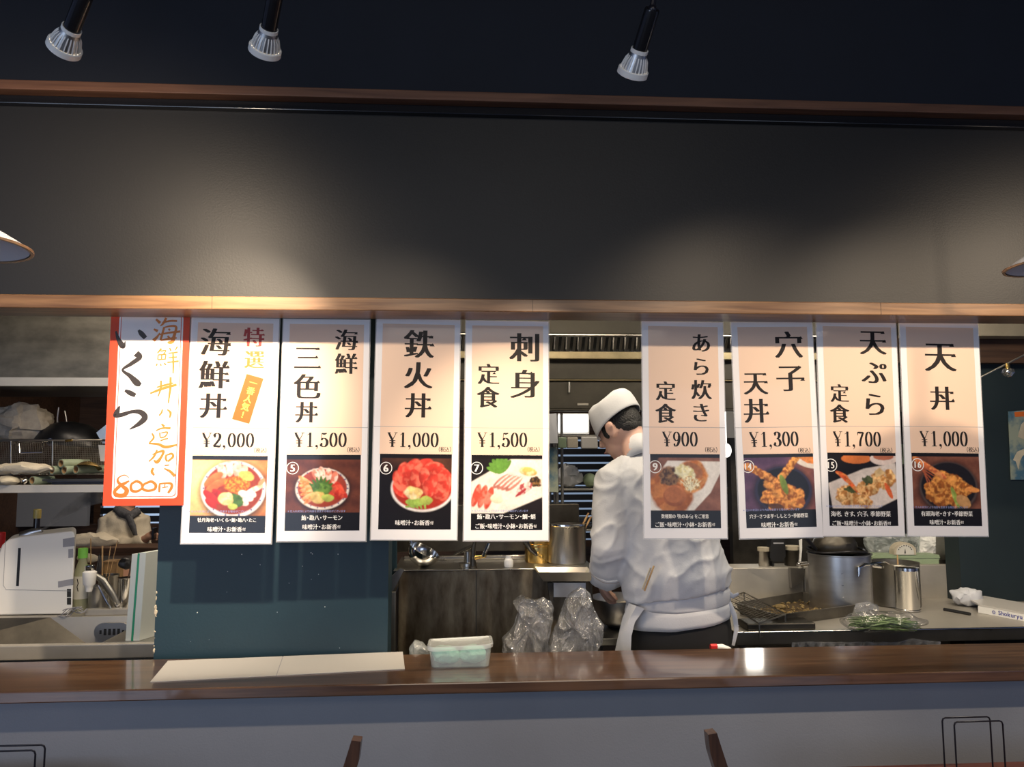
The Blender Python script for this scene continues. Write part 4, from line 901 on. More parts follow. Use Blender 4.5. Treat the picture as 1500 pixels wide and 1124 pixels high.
for (a_, b_, r_, m_n, lb, nm) in [((133, 846), (133, 789), .0022, 'light_wood', 'thin wooden chopstick standing straight up by the tea bottle', 'chopstick'), ((150, 846), (150, 800), .004, 'light_wood', 'thicker wooden stick standing in the middle cup', 'chopstick'),
                         ((157, 846), (172, 792), .0018, 'light_wood', 'slanting thin wooden skewer, the longer one in the cups', 'skewer'), ((155, 838), (162, 800), .0018, 'light_wood', 'slanting short wooden skewer in the cups', 'skewer'),
                         ((185, 850), (194, 818), .004, 'plank_brown', 'dark wooden spoon handle in the tall steel cup', 'spoon'), ((137, 846), (146, 812), .004, 'black', 'curved black handle in the low cup', 'handle')]:
    A0, A1 = at(*a_, Ysb + .15), at(*b_, Ysb + .19); A0.z -= .04
    single(nm, loc(Geo().tube([A0, (A0 + A1) / 2 + Vector((.001, 0, 0)), A1], r_, 8), A0), M[m_n], A0, lb, 'utensil', 'utensils in the cups', True)
tf = thing('tap_filter', at(132, 850, Ysb + .02), 'white tap filter on a steel swivel tap over the sink', 'tap'); Yq = Ysb + .02
k_ = mpp(Yq); T = at(131, 850, Yq)
pw('filter_body', Geo().lathe([(.004, -16 * k_), (4 * k_, -15.5 * k_), (5.5 * k_, -8 * k_), (8 * k_, -5 * k_), (8.5 * k_, 4 * k_), (9 * k_, 5 * k_), (9 * k_, 11 * k_), (6 * k_, 13 * k_), (.003, 13 * k_)], 28, c=T), 'white_plastic', tf, True)
pw('filter_top', Geo().lathe([(6 * k_, 13 * k_), (6.5 * k_, 14 * k_), (6.5 * k_, 20 * k_), (4 * k_, 21 * k_)], 24, c=T, capb=True), 'steel_bright', tf, True)
pw('tap_spout', Geo().tube([at(140, 843, Yq + .02), at(150, 850, Yq + .04), at(165, 872, Yq + .06), at(173, 888, Yq + .07)], [.012, .018, .018, .014], 14, flat=.7), 'steel', tf, True)
pw('tap_column', Geo().tube([at(173, 884, Yq + .07), Vector((at(173, 884, Yq + .07).x, Yq + .07, zs))], .014, 14), 'steel_bright', tf, True)
pw('tap_lever', Geo().tube([at(144, 858, Yq), at(152, 874, Yq), at(162, 892, Yq + .01)], [.004, .006, .005], 8), 'steel_bright', tf, True)
cb_ = thing('cardboard_box', at(162, 86850, Ysb + .36), 'small brown cardboard box behind the utensil cups', 'box'); cb_.location.z = zs
pw('box_body', Geo().box((at(153, 850, Ysb + .36).x, Ysb + .34, zs), (at(173, 850, Ysb + .36).x, Ysb + .42, at(160, 823, Ysb + .36).z), .002), 'cardboard', cb_)
pw('box_flap', Geo().box((at(154, 850, Ysb + .36).x, Ysb + .32, at(160, 823, Ysb + .36).z + .001), (at(172, 850, Ysb + .36).x, Ysb + .41, at(160, 822, Ysb + .36).z + .003)), 'cardboard', cb_)
for (px, py, rx, ry, nm, m_n, lb) in [(183, 826, 9, 8, 'kitchen_brush', 'black', 'round black brush head above the tall steel cup'), (117, 882, 11, 7, 'scouring_pad', 'black', 'black scouring pad behind the sink, by the cable'), (128, 818, 14, 6, 'paper_roll', 'cloth_cream', 'crumpled pale cloth behind the tea bottle')]:
    p = at(px, py, Ysb + .22); g = Geo().ball((0, 0, 0), (rx * mpp(Ysb + .22), .03, ry * mpp(Ysb + .22)), 18, 12).jitter(.008, 40, px); single(nm, g, M[m_n], p, lb, nm.split('_')[-1], None, True)
g = Geo(); rr = random.Random(5)
for i in range(5):
    y0 = 903 - i; pts = [at(84 + i * 2 + j * 9, y0 + 6 * math.sin(j * 1.3 + i) - j * 2.2, Ysb + .01 - .02 * (j % 2)) for j in range(5)]
    for p in pts: p.z = max(p.z, zs + .004)
    g.tube([Vector(q) for q in crs(pts, 5)], .0022, 6)
single('cable_bundle', loc(g, Vector((0, 0, 0))), M['tape_grey'], (0, 0, 0), 'grey cable bundled beside the white machine', 'cable', None, True)
# cutting boards leaning by the partition
Yc = Ysf + .012
def board(x0, x1, ya, yb_, lbl, m_n, far=.24, lean=.0):
    a_, b_ = at(x0, ya, Yc), at(x1, ya, Yc); d = Vector((.085, far, 0)); pts = [(a_.x, Yc), (b_.x, Yc), (b_.x + d.x, Yc + d.y), (a_.x + d.x, Yc + d.y)]
    g = Geo().rings([[(p[0] - lean, p[1], zs + .001) for p in pts], [(p[0], p[1], at(x0, ya, Yc).z + (0 if i < 2 else .0)) for i, p in enumerate(pts)]])
    o = single('cutting_board', loc(g, (a_.x, Yc, zs + .001)), M[m_n], (a_.x, Yc, zs + .001), lbl, 'board', 'cutting boards beside the partition'); return o
board(193.5, 201.5, 812, 0, 'white plastic cutting board, left of the green one', 'board_white', lean=.012)
board(201.8, 204.6, 811, 0, 'thin green board between the two white cutting boards', 'green_board', lean=.012)
board(205, 214, 810, 0, 'white plastic cutting board next to the teal partition', 'board_white', lean=.012)
# upper shelf with basket, wok and tubes
Yh = 3.62; sz = at(80, 711, Yh).z; xa, xb_ = -2.9, at(232, 700, Yh).x
she = thing('wall_shelf', (-1.7, Yh, sz), 'stainless steel shelf holding the wire basket, upper left', 'shelf')
pw('shelf_board', Geo().box((xa, Yh, sz - .008), (xb_, Yh + .42, sz), .002), 'steel', she)
pw('shelf_lip', Geo().box((xa, Yh - .004, at(80, 722, Yh).z), (xb_, Yh, sz + .002), .002), 'steel_satin', she)
pw('bracket', Geo().box((xb_ - .03, Yh + .05, sz - .05), (xb_ - .01, Yh + .40, sz - .0081)), 'steel_dark', she)
pw('hanging_rod', Geo().tube([(xb_ - .02, Yh + .2, sz), (xb_ - .02, Yh + .2, 2.52)], .008, 8), 'steel_dark', she)
pw('hanging_rod', Geo().tube([(-2.6, Yh + .2, sz), (-2.6, Yh + .2, 2.52)], .008, 8), 'steel_dark', she)
gp = at(60, 694, Yh + .02)
pn = thing('black_grill_rack', (gp.x, Yh + .02, sz), 'stack of dark grill rods lying on the steel shelf', 'rack')
for k in range(6): put('rod', Geo().tube([(at(70 + 3 * k, 700, Yh).x - gp.x, .02 + .03 * k, .006), (at(160, 700, Yh).x - gp.x, .02 + .03 * k, .006)], .005, 6), M['iron'], pn)
put('crossbar', Geo().box((at(66, 700, Yh).x - gp.x, .0, .0115), (at(160, 700, Yh).x - gp.x, .01, .018)), M['iron'], pn); put('plank', Geo().box((at(-20, 700, Yh).x - gp.x, .012, .018), (at(160, 700, Yh).x - gp.x, .20, .026)), M['steel_dark'], pn)
tb = sz + .027
def tube_roll(px, py, L_, r_, label, k=0):
    p = at(px, py, Yh + .01); root = thing('rolled_tube', p, label, 'tube', 'pale green tubes on the shelf')
    d = Vector((math.cos(R(64)), math.sin(R(64)), 0))
    q = Vector((0, 0, 1)).rotation_difference(d).to_matrix().to_4x4()
    put('tube_wall', Geo().lathe([(r_, 0), (r_, L_), (r_ * .82, L_), (r_ * .82, 0), (r_, 0)], 24).xf(q), M['tube_green'], root, True)
    put('tube_core', Geo().lathe([(r_ * .80, .0), (r_ * .80, L_), (r_ * .72, L_), (r_ * .72, 0), (r_ * .80, 0)], 24).xf(q), M['cardboard'], root, True)
for px, py, L_, lb in ((76, 689, .15, 'pale green hollow tube, left in the row of three'), (94, 689, .15, 'pale green hollow tube, middle of the row of three'), (111, 688, .20, 'pale green hollow tube, right in the row of three'), (89, 679, .14, 'pale green hollow tube lying on top of the row of three'), (47, 704, .10, 'pale green hollow tube lying low on the shelf front')):
    tube_roll(px, py, L_, 5.9 * mpp(Yh), lb)
# basket
bk = thing('wire_basket', (at(60, 700, Yh + .1).x, Yh + .10, sz), 'shallow steel wire mesh basket on the shelf, full width at upper left', 'basket'); Yk = Yh + .09
x0, x1 = at(-70, 645, Yk).x, at(150, 645, Yk).x; z1_, z0_ = at(60, 645, Yk).z, at(60, 696, Yk).z
pw('rim_wire', Geo().tube([(x0, Yk, z1_), (x1, Yk, z1_), (x1, Yk + .26, z1_), (x0, Yk + .26, z1_), (x0, Yk, z1_)], .0042, 8), 'steel', bk)
g = Geo(); n = 84
for i in range(n):
    x = x0 + (x1 - x0) * i / (n - 1); g.tube([(x, Yk, z1_), (x + .0, Yk + .01, z0_), (x, Yk + .25, z0_), (x, Yk + .26, z1_)], .0008, 4)
for i in range(18):
    z = z0_ + (z1_ - z0_) * i / 18; g.tube([(x0, Yk + .002, z), (x1, Yk + .002, z)], .0008, 4)
tag(pw('mesh', g, 'steel_dull', bk), kind='stuff')
for xs_ in (16, 77): pw('support_wire', Geo().tube([at(xs_, 646, Yk - .003), at(xs_, 696, Yk - .003)], .0028, 6), 'steel', bk, True)
bh_ = pw('handle', Geo().tube([at(22, 647, Yk - .006), at(28, 648, Yk - .012), at(29, 664, Yk - .03), at(62, 663, Yk - .03), at(63, 648, Yk - .012), at(70, 646, Yk - .006)], .0030, 8), 'steel_bright', bk, True)
pw('handle_clip', Geo().tube([at(96, 646, Yk - .005), at(106, 645, Yk - .005)], .006, 8), 'brass', bk, True)
# wok lying upside down in the basket
p = at(104, 643, Yk + .14); k_ = mpp(Yk + .14); wk = thing('wok', (p.x, p.y, z1_ - .02), 'black iron wok upside down in the wire basket', 'pan')
dome = Geo().lathe([(48 * k_, 0), (47 * k_, 5 * k_), (42 * k_, 16 * k_), (32 * k_, 25 * k_), (18 * k_, 31 * k_), (.002, 33 * k_)], 40); dome.xf(Matrix.Diagonal((1, .8, 1, 1)).to_4x4()); put('bowl', dome.xf(Matrix.Rotation(R(7), 4, 'Y')), M['iron'], wk, True)
put('rim', Geo().tube([Vector((math.cos(t * math.pi / 18) * 48 * k_, math.sin(t * math.pi / 18) * 38 * k_, .006 - math.cos(t * math.pi / 18) * 5.8 * k_)) for t in range(37)], .004, 6), M['iron'], wk, True)
put('hanging_ring', Geo().tube([Vector((-8 * k_ + 4 * k_ * math.cos(R(a)), -39 * k_, .012 + 4.5 * k_ * math.sin(R(a)))) for a in range(0, 361, 30)], .0016, 6), M['steel_bright'], wk, True)
put('side_lug', Geo().ball((44 * k_, -.02, 8 * k_), (5 * k_, .012, 3 * k_), 12, 8), M['steel_bright'], wk, True)
for px, y0, y1, lb in ((84, 612, 598, 'short'), (98, 614, 600, '')):
    pass
single('steel_tongs', loc(Geo().tube([at(84, 628, Yk + .2), at(84, 612, Yk + .2), at(86, 597, Yk + .2)], [.005, .004, .003], 8).tube([at(98, 628, Yk + .2), at(97, 612, Yk + .2), at(95, 602, Yk + .2)], [.004, .003, .003], 8), at(84, 640, Yk + .2)), M['steel'], at(84, 640, Yk + .2), 'steel tongs standing behind the black wok', 'tongs', None, True)
# crumpled bag
g = Geo().ball((0, 0, 0), (48 * k_, .10, 27 * k_), 34, 24); g.jitter(.035, 9, 3, True); g.jitter(.012, 30, 5, True)
single('crumpled_paper_bag', g, M['paper_crumple'], at(28, 618, Yk + .13), 'crumpled beige paper bag lying on the wire basket, left of the wok', 'bag', None, 12)
g = Geo().ball((0, 0, 0), (55 * k_, .05, 7 * k_), 30, 12).jitter(.012, 24, 8, True); single('folded_plastic_bag', g, M['cloth_cream'], at(22, 687, Yh + .03), 'pale folded plastic bag on the shelf below the basket', 'bag', None, True)
g = Geo().ball((0, 0, 0), (16 * k_, .05, 7 * k_), 20, 12).jitter(.008, 24, 9, True); single('small_sack', g, M['mortar_tan'], at(12, 708, Yh + .02) + Vector((0, 0, .012)), 'small tan sack at the left end of the shelf front', 'bag', None, True)
g = Geo().ball((0, 0, 0), (5 * k_, .02, 5 * k_), 14, 10).jitter(.006, 60, 9, True); single('foil_ball', g, M['steel_bright'], at(37, 704, Yh + .012), 'small crumpled foil ball in front of the low tube', 'foil', None, True)
g = Geo().lathe([(.002, 0), (10 * k_, 3 * k_), (17 * k_, 9 * k_), (16 * k_, 9 * k_), (9 * k_, 4 * k_), (.002, 1.2 * k_)], 28); g.xf(Matrix.Rotation(R(165), 4, 'X'))
single('shallow_ladle', g, M['brass'], at(131, 676, Yh + .05), 'brass coloured ladle head lying on the right tube', 'ladle', None, True)
single('funnel_cup', loc(O([(141, 634), (156, 622), (163, 650), (150, 650)], Yk + .05, .06), at(150, 650, Yk)), M['steel'], at(150, 650, Yk), 'tilted steel cup beside the wok, at the edge of the banner', 'cup')
single('steel_grater', loc(O([(144, 652), (156, 652), (157, 676), (147, 676)], Yk - .02, .01), at(150, 676, Yk)), M['steel_satin'], at(150, 676, Yk), 'small steel grater hanging at the right end of the basket', 'grater')
# hood, left
hd = thing('exhaust_hood', (-2, 3.42, 2.0), 'stained steel exhaust hood at the upper left', 'hood'); Yo = 3.42
pw('hood_face', O([(-220, 380), (262, 380), (262, 556), (-220, 553)], Yo, .02), 'hood_steel', hd)
pw('hood_lip', O([(-220, 552), (262, 554), (262, 566), (-220, 565)], Yo - .012, .03), 'steel_satin', hd)
pw('hood_underside', Geo().box((at(-220, 560, Yo).x, Yo + .02, at(0, 563, Yo).z), (at(262, 560, Yo).x, Yo + .7, at(0, 560, Yo).z)), 'steel_dark', hd)
# ---------------------------------------------------------------- far room: window, blinds, panels
def blinds(nm, x0, x1, y0, y1, pitch, gap, Y, nrm):
    a_, b_ = at(x0, y0, Y), at(x1, y1, Y); fr = struct(nm, Geo().box((a_.x, Y + .05, b_.z), (b_.x, Y + .06, a_.z)), M['sky_glow' if nm == 'window_1' else 'dim_glow'])
    z = a_.z; i = 0; k_ = mpp(Y); sl = Geo().box((a_.x - .02, -.004, -(pitch - gap) * k_ / 2), (b_.x + .02, .004, (pitch - gap) * k_ / 2)).mesh('slat')
    while z > b_.z:
        o = put('blind_slat', sl, M['blind'], fr, False, (0, Y, z)); z -= pitch * k_; i += 1
    put('window_frame', Geo().box((a_.x - .06, Y - .01, b_.z - .06), (a_.x - .0, Y + .06, a_.z + .06)).box((b_.x, Y - .01, b_.z - .06), (b_.x + .06, Y + .06, a_.z + .06)).box((a_.x, Y - .01, a_.z), (b_.x, Y + .06, a_.z + .06)).box((a_.x, Y - .01, b_.z - .06), (b_.x, Y + .06, b_.z)), M['plank_brown'], fr)
blinds('window_1', 150, 330, 700, 768, 11.5, 3.0, 7.6, 0)
blinds('window_2', 700, 1010, 640, 790, 11.0, 2.6, 7.6, 0)
o = at(140, 752, 7.3); struct('trim_far_post', Geo().box((o.x - .02, 7.28, .5), (o.x + .02, 7.32, 2.4)), M['shade_white']) if False else None
struct('wall_far_panel', Geo().box((at(-60, 750, 6.9).x, 6.9, at(0, 772, 6.9).z), (at(128, 750, 6.9).x, 6.95, at(0, 722, 6.9).z)), M['grey_panel'])
struct('wall_far_wainscot', Geo().box((-5, 7.2, 0), (at(260, 790, 7.2).x, 7.3, at(0, 770, 7.2).z)), M['plank_brown'])
# customer behind
Yp = 6.0; kp = mpp(Yp)
pe = thing('person', (at(190, 800, Yp).x, Yp, 0), 'seated customer in a cream jacket and grey scarf, looking at a phone', 'person')
def pt(x, y, dy=0): return at(x, y, Yp + dy)
body = Geo()
hc = pt(192, 716, 0)
body.ball(hc, (.078, .092, .105), 20, 16); body.ball(hc + Vector((.02, -.02, -.07)), (.052, .06, .055), 16, 12); body.ball(hc + Vector((.085, -.03, -.02)), (.02, .014, .018), 8, 6)
body.ball(hc + Vector((-.0, -.088, -.0)), (.014, .02, .03), 8, 6)
body.tube([hc + Vector((-.01, 0, -.05)), pt(183, 752)], [.058, .062], 14); body.tube([pt(186, 752), pt(183, 800), pt(182, 850)], [.10, .15, .16], 18, flat=.8)
body.tube([pt(160, 760), pt(160, 800, -.05), pt(195, 800, -.2), pt(216, 788, -.25)], [.05, .05, .04, .028], 10)
body.tube([pt(182, 840), pt(190, 860, -.3), pt(190, 930, -.35)], [.13, .11, .06], 12); body.tube([pt(170, 840), pt(176, 860, -.3), pt(176, 930, -.35)], [.12, .10, .06], 12)
hb = pt(219, 786, -.26)
body.ball(hb, (.038, .02, .030), 12, 8)
for i in range(4): body.tube([hb + Vector((.018, 0, .018 - i * .013)), hb + Vector((.052, -.006, .022 - i * .014)), hb + Vector((.070 - i * .004, -.02, .014 - i * .014))], [.0095, .009, .007], 8)
body.tube([hb + Vector((0, 0, .02)), hb + Vector((.02, -.02, .040)), hb + Vector((.045, -.03, .046))], [.011, .009, .007], 8)
me = remesh(body, .008, 2); me.transform(Matrix.Translation(-pe.location)); put('body', me, M['skin_far'], pe, True)
jk = Geo().tube([pt(184, 748), pt(184, 757), pt(181, 775), pt(180, 800), pt(182, 850)], [.10, .155, .175, .18, .18], 24, flat=.75, up=(1, 0, 0))
jk.tube([pt(160, 762, -.02), pt(156, 785, -.06), pt(168, 802, -.12), pt(196, 800, -.2), pt(212, 789, -.24)], [.075, .075, .07, .058, .045], 16)
jk.tube([pt(207, 758, .04), pt(210, 790, 0), pt(212, 800, -.1)], [.06, .06, .05], 12)
me = remesh(jk, .011, 2)
for v in me.vertices: v.co += v.normal * (.009 * (noise.noise(v.co * 14) + .5 * noise.noise(v.co * 30)))
me.transform(Matrix.Translation(-pe.location)); put('jacket', me, M['cloth_cream'], pe, True)
sc_ = Geo().tube([pt(172, 746, -.03), pt(180, 752, -.1), pt(192, 756, -.11), pt(203, 748, -.06)], [.03, .036, .036, .03], 12).tube([pt(188, 756, -.12), pt(194, 770, -.14), pt(198, 784, -.13)], [.030, .028, .02], 10, flat=.5).jitter(.008, 30, 2)
pw('scarf', sc_, 'cloth_grey', pe, True)
pw('hair', Geo().ball(hc + Vector((-.012, .012, .025)), (.088, .098, .10), 18, 14), 'hair', pe, True)
for sx in (-1, 1): pw('eye', Geo().ball(hc + Vector((sx * .03, -.085, .012)), .010, 8, 6), 'eye_white', pe, True)
single('phone', Geo().box((-.008, -.035, -.03), (.008, .035, .05), .002), M['black_gloss'], hb + Vector((.045, -.028, .012)), 'dark phone held by the seated customer', 'phone')
tbk = thing('far_table', (at(150, 810, 5.4).x, 5.5, 0), 'dark brown table in front of the seated customer', 'table')
zt3 = at(150, 803, 5.3).z; pw('tabletop', Geo().box((-3.4, 5.3, zt3 - .05), (at(250, 805, 5.3).x, 5.56, zt3), .004), 'plank_brown', tbk)
for x in (-3.3, at(240, 805, 5.3).x): pw('leg', Geo().box((x - .03, 5.5, 0), (x + .03, 5.56, zt3 - .051)), 'plank_brown', tbk)
g = Geo().ball((0, 0, 0), (.20, .07, .055), 26, 12).jitter(.02, 14, 4, True); single('bundled_cloth', g, M['cloth_cream'], at(128, 793, 5.45) + Vector((0, 0, .0)), 'pale bundled cloth on the far table beside the customer', 'cloth', None, True)
single('stool', Geo().lathe([(.17, .0), (.02, .02), (.02, .42), (.17, .43), (.17, .47)], 20, capa=True, capb=True), M['plank_brown'], (pt(180, 850).x, Yp + .05, 0), 'dark stool under the seated customer', 'stool')
# ---------------------------------------------------------------- kitchen, centre
# steel range with stained front panel
Yr = 3.22; xa, xb_ = at(583, 900, Yr).x, at(869, 900, Yr).x; zr = at(720, 834, Yr).z
rg_ = thing('cooking_range', ((xa + xb_) / 2, Yr, 0), 'steel cooking range with a grease-stained panel, behind the counter', 'stove')
pw('stained_panel', Geo().box((xa, Yr, .1), (xb_, Yr + .02, zr - .004), .003), 'stained_steel', rg_)
pw('range_top', Geo().box((xa - .02, Yr - .004, zr - .004), (xb_ + .01, Yr + .42, zr + .001), .002), 'steel', rg_)
pw('side_post', Geo().box((at(568, 900, Yr).x, Yr - .02, .1), (at(580, 900, Yr).x, Yr + .3, at(575, 866, Yr).z), .003), 'steel_dull', rg_)
pw('side_flange', O([(568, 866), (576, 866), (592, 835), (586, 833), (568, 850)], Yr - .01, .03), 'steel', rg_)
pw('upright', O([(568, 780), (581, 780), (581, 836), (568, 850)], Yr + .05, .03), 'teal_wall', rg_)
pw('back_channel', Geo().box((xa, Yr + .30, zr + .001), (xb_, Yr + .33, at(640, 815, Yr + .3).z), .003), 'steel', rg_)
pw('back_ledge', Geo().box((xa - .2, Yr + .36, zr + .03), (xb_ + .0, Yr + .42, zr + .24), .003), 'steel_dark', rg_)
pw('panel_seam', Geo().box((at(697, 890, Yr).x, Yr - .001, .1), (at(698.5, 890, Yr).x, Yr + .003, zr - .006)), 'steel_dark', rg_)
zt5 = zr + .0015
g = Geo(); r = 24.5 * mpp(Yr)
g.lathe([(r * math.sin(t), -r * math.cos(t)) for t in [i * math.pi / 24 for i in range(1, 13)]] + [(r * .95 * math.sin(t), -r * .95 * math.cos(t)) for t in [i * math.pi / 24 for i in range(12, 0, -1)]], 36)
g.xf(Matrix.Rotation(R(27), 4, 'Y').to_4x4() @ Matrix.Rotation(R(10), 4, 'X'))
g.xf(Matrix.Rotation(R(68), 4, 'Y')) if False else None
ld = thing('serving_ladle', (at(622, 806, Yr + .08).x, Yr + .08, zt5 + r), 'large steel ladle bowl tilted on the range, left end', 'ladle')
put('bowl', g, M['steel_bright'], ld, True); put('handle', Geo().tube([(-.055, 0, .028), (-.075, 0, .09), (-.08, .01, .16)], .006, 8), M['steel_bright'], ld, True)
w5 = thing('steel_scoop', (at(686, 829, Yr + .10).x, Yr + .10, zt5), 'steel scoop with a flat oval lid on the range, beside the tap', 'scoop')
k_ = mpp(Yr + .1)
put('cup', Geo().lathe([(13 * k_, 0), (13 * k_, 4 * k_), (6 * k_, 5 * k_), (6.5 * k_, 20 * k_)], 28, capa=True, capb=True), M['steel'], w5, True)
put('oval_lid', Geo().lathe([(.002, 0), (16 * k_, .5 * k_), (18 * k_, 2 * k_), (16 * k_, 3 * k_), (.002, 2 * k_)], 32, c=(4 * k_, 0, 21 * k_)).xf(Matrix.Rotation(R(-24), 4, 'Y')), M['steel_bright'], w5, True)
tp = thing('gas_tap', (at(693, 833, Yr + .03).x, Yr + .03, zt5), 'dark metal tap with a bright chrome lever on the range edge', 'tap'); k_ = mpp(Yr + .03)
put('tap_body', Geo().tube([(0, 0, 0), (0, 0, 26 * k_), (3 * k_, 0, 40 * k_)], [4.5 * k_, 3.4 * k_, 2 * k_], 12), M['steel_dark'], tp, True)
put('tap_base', Geo().lathe([(6 * k_, 0), (6 * k_, 2 * k_), (3 * k_, 3 * k_)], 16, capa=True, capb=True), M['steel_dark'], tp, True)
put('valve', Geo().tube([(-1 * k_, 0, 14 * k_), (14 * k_, 0, 16 * k_)], [4 * k_, 2.5 * k_], 10).ball((16 * k_, 0, 17 * k_), 3.4 * k_, 10, 8), M['brass'], tp, True)
put('lever', Geo().tube([(14 * k_, -.01, 17 * k_), (18 * k_, -.02, 26 * k_), (22 * k_, -.025, 36 * k_)], [3 * k_, 4 * k_, 3.4 * k_], 12, flat=.5), M['steel_bright'], tp, True)
bottle('white_bottle', 745, 833, 814, 13, Yr + .05, 'white_plastic', 'white_plastic', 'small white plastic bottle on the range edge', .5, .25, None, zt5)
bp = thing('brass_pot', (at(789, 830, Yr + .2).x, Yr + .2, zt5), 'brass coloured pot with a dark handle, left of the stock pot', 'pot'); k_ = mpp(Yr + .2)
put('vessel', Geo().lathe([(19 * k_, 0), (20 * k_, .01), (20 * k_, 22 * k_), (22 * k_, 24 * k_), (22 * k_, 26 * k_), (20 * k_, 27 * k_), (21 * k_, 36 * k_), (19 * k_, 36 * k_), (18 * k_, 2 * k_)], 40, capa=True), M['brass'], bp, True)
put('handle', Geo().tube([(-4 * k_, -20 * k_, 12 * k_), (-14 * k_, -24 * k_, 20 * k_), (-24 * k_, -26 * k_, 38 * k_)], [2.6 * k_, 3 * k_, 5 * k_], 12), M['black_gloss'], bp, True)
for x in (-3, 2): put('rivet', Geo().ball((x * k_, -20.5 * k_, 11 * k_ - x * k_), 2.6 * k_, 12, 8), M['brass'], bp, True)
sp, sr, shh = can('stock_pot', 830.5, 834, 767, 55, Yr + .16, 'steel', 'tall steel stock pot left of the cook', 'pot', zt5)
put('pot_rim', Geo().lathe([(sr, shh - .01), (sr + .004, shh - .006), (sr + .004, shh), (sr - .002, shh + .001)], 40), M['steel_bright'], sp, True)
for i, (a_, b_) in enumerate((((846, 785), (862, 752)), ((850, 787), (866, 757)))):
    A0, A1 = at(*a_, Yr + .16), at(*b_, Yr + .20); single('cooking_chopstick', loc(Geo().tube([A0 - (A1 - A0) * .8, A1], .0042, 8), A0), M['light_wood'], A0, ['wooden cooking chopstick in the stock pot, the upper one', 'wooden cooking chopstick in the stock pot, the lower one'][i], 'chopstick', 'chopsticks in the stock pot', True)
# tray shelf hanging at the corner of the range
ct = thing('corner_tray', (at(820, 850, Yr - .1).x, Yr - .12, zr - .1), 'steel drip tray hung on the range corner below the stock pot', 'tray')
def frust(x0, x1, x2, x3, yt, yb, Y, d, th=.003):
    A, B, Cc, D = at(x0, yt, Y), at(x1, yt, Y), at(x3, yb, Y), at(x2, yb, Y)
    g = Geo().rings([[(D.x, Y + .02, D.z), (Cc.x, Y + .02, Cc.z), (Cc.x, Y + d - .02, Cc.z), (D.x, Y + d - .02, D.z)], [(A.x, Y, A.z), (B.x, Y, B.z), (B.x, Y + d, B.z), (A.x, Y + d, A.z)],
                     [(A.x + .006, Y + .006, A.z), (B.x - .006, Y + .006, B.z), (B.x - .006, Y + d - .006, B.z), (A.x + .006, Y + d - .006, A.z)], [(D.x + .004, Y + .024, D.z + .004), (Cc.x - .004, Y + .024, Cc.z + .004), (Cc.x - .004, Y + d - .024, D.z + .004), (D.x + .004, Y + d - .024, D.z + .004)]], True, True)
    return g
pw('tray_pan', frust(787, 872, 797, 866, 839, 853, Yr - .17, .16), 'steel', ct); pw('tray_box', O([(811, 854), (858, 854), (858, 875), (811, 875)], Yr - .12, .10), 'steel', ct)
pw('tray_leg', O([(802, 854), (810, 854), (812, 884), (806, 884)], Yr - .10, .02), 'steel_dark', ct)
# work table under the mixing bowl and the cook's work surface
Yw = 3.16; zw = .87
XW = 876
wt = thing('work_table', (at(960, 930, Yw).x, Yw + .2, 0), 'low steel work table in front of the cook, under the mixing bowl', 'table')
pw('tabletop', Geo().box((at(XW, 930, Yw).x, Yw + .02, zw - .03), (at(1068, 930, Yw).x, Yw + .62, zw), .003), 'steel', wt)
for px in (880, 1058):
    for dy in (.06, .55): pw('leg', Geo().tube([(at(px, 930, Yw).x, Yw + dy, 0), (at(px, 930, Yw).x, Yw + dy, zw - .031)], .018, 10), 'steel_dull', wt, True)
mb = at(912, 930, Yw + .22); r = 44 * mpp(Yw + .1)
mbw = thing('mixing_bowl', (mb.x, Yw + .24, zw + .001), 'large grey steel mixing bowl under the hands of the cook', 'bowl'); zb_ = at(905, 883, Yw + .12).z - zw
put('bowl_wall', Geo().lathe([(r * .45, 0), (r * .80, zb_ * .2), (r * .96, zb_ * .55), (r * 1.0, zb_ * .98), (r * 1.05, zb_), (r * 1.0, zb_ * 1.0), (r * .93, zb_ * .55), (r * .75, zb_ * .22), (r * .4, .006)], 48, capa=True, capb=True), M['aluminium'], mbw, True)
put('steel_food', Geo().ball((0, 0, zb_ * .5), (r * .8, r * .8, zb_ * .28), 24, 10).jitter(.01, 30, 2), M['cloth_cream'], mbw, True)
tr_ = at(900, 944, 3.02); wtx = thing('white_tray', (tr_.x, 2.98, .80), 'shallow white tray on the ledge below the mixing bowl', 'tray')
put('tray_body', rrprism(None, 0, 0, .22, .14, .02, 0, 0) and Geo().rings([rrprism(None, 0, 0, .20, .12, .02, 0, 0)(1, 0), rrprism(None, 0, 0, .24, .16, .02, 0, 0)(1, .03), rrprism(None, 0, 0, .23, .15, .02, 0, 0)(1, .03), rrprism(None, 0, 0, .19, .11, .02, 0, 0)(1, .004)], True, True), M['white_plastic'], wtx, True)
wtx.location = (at(905, 940, 2.97).x, cb + .10, .731)
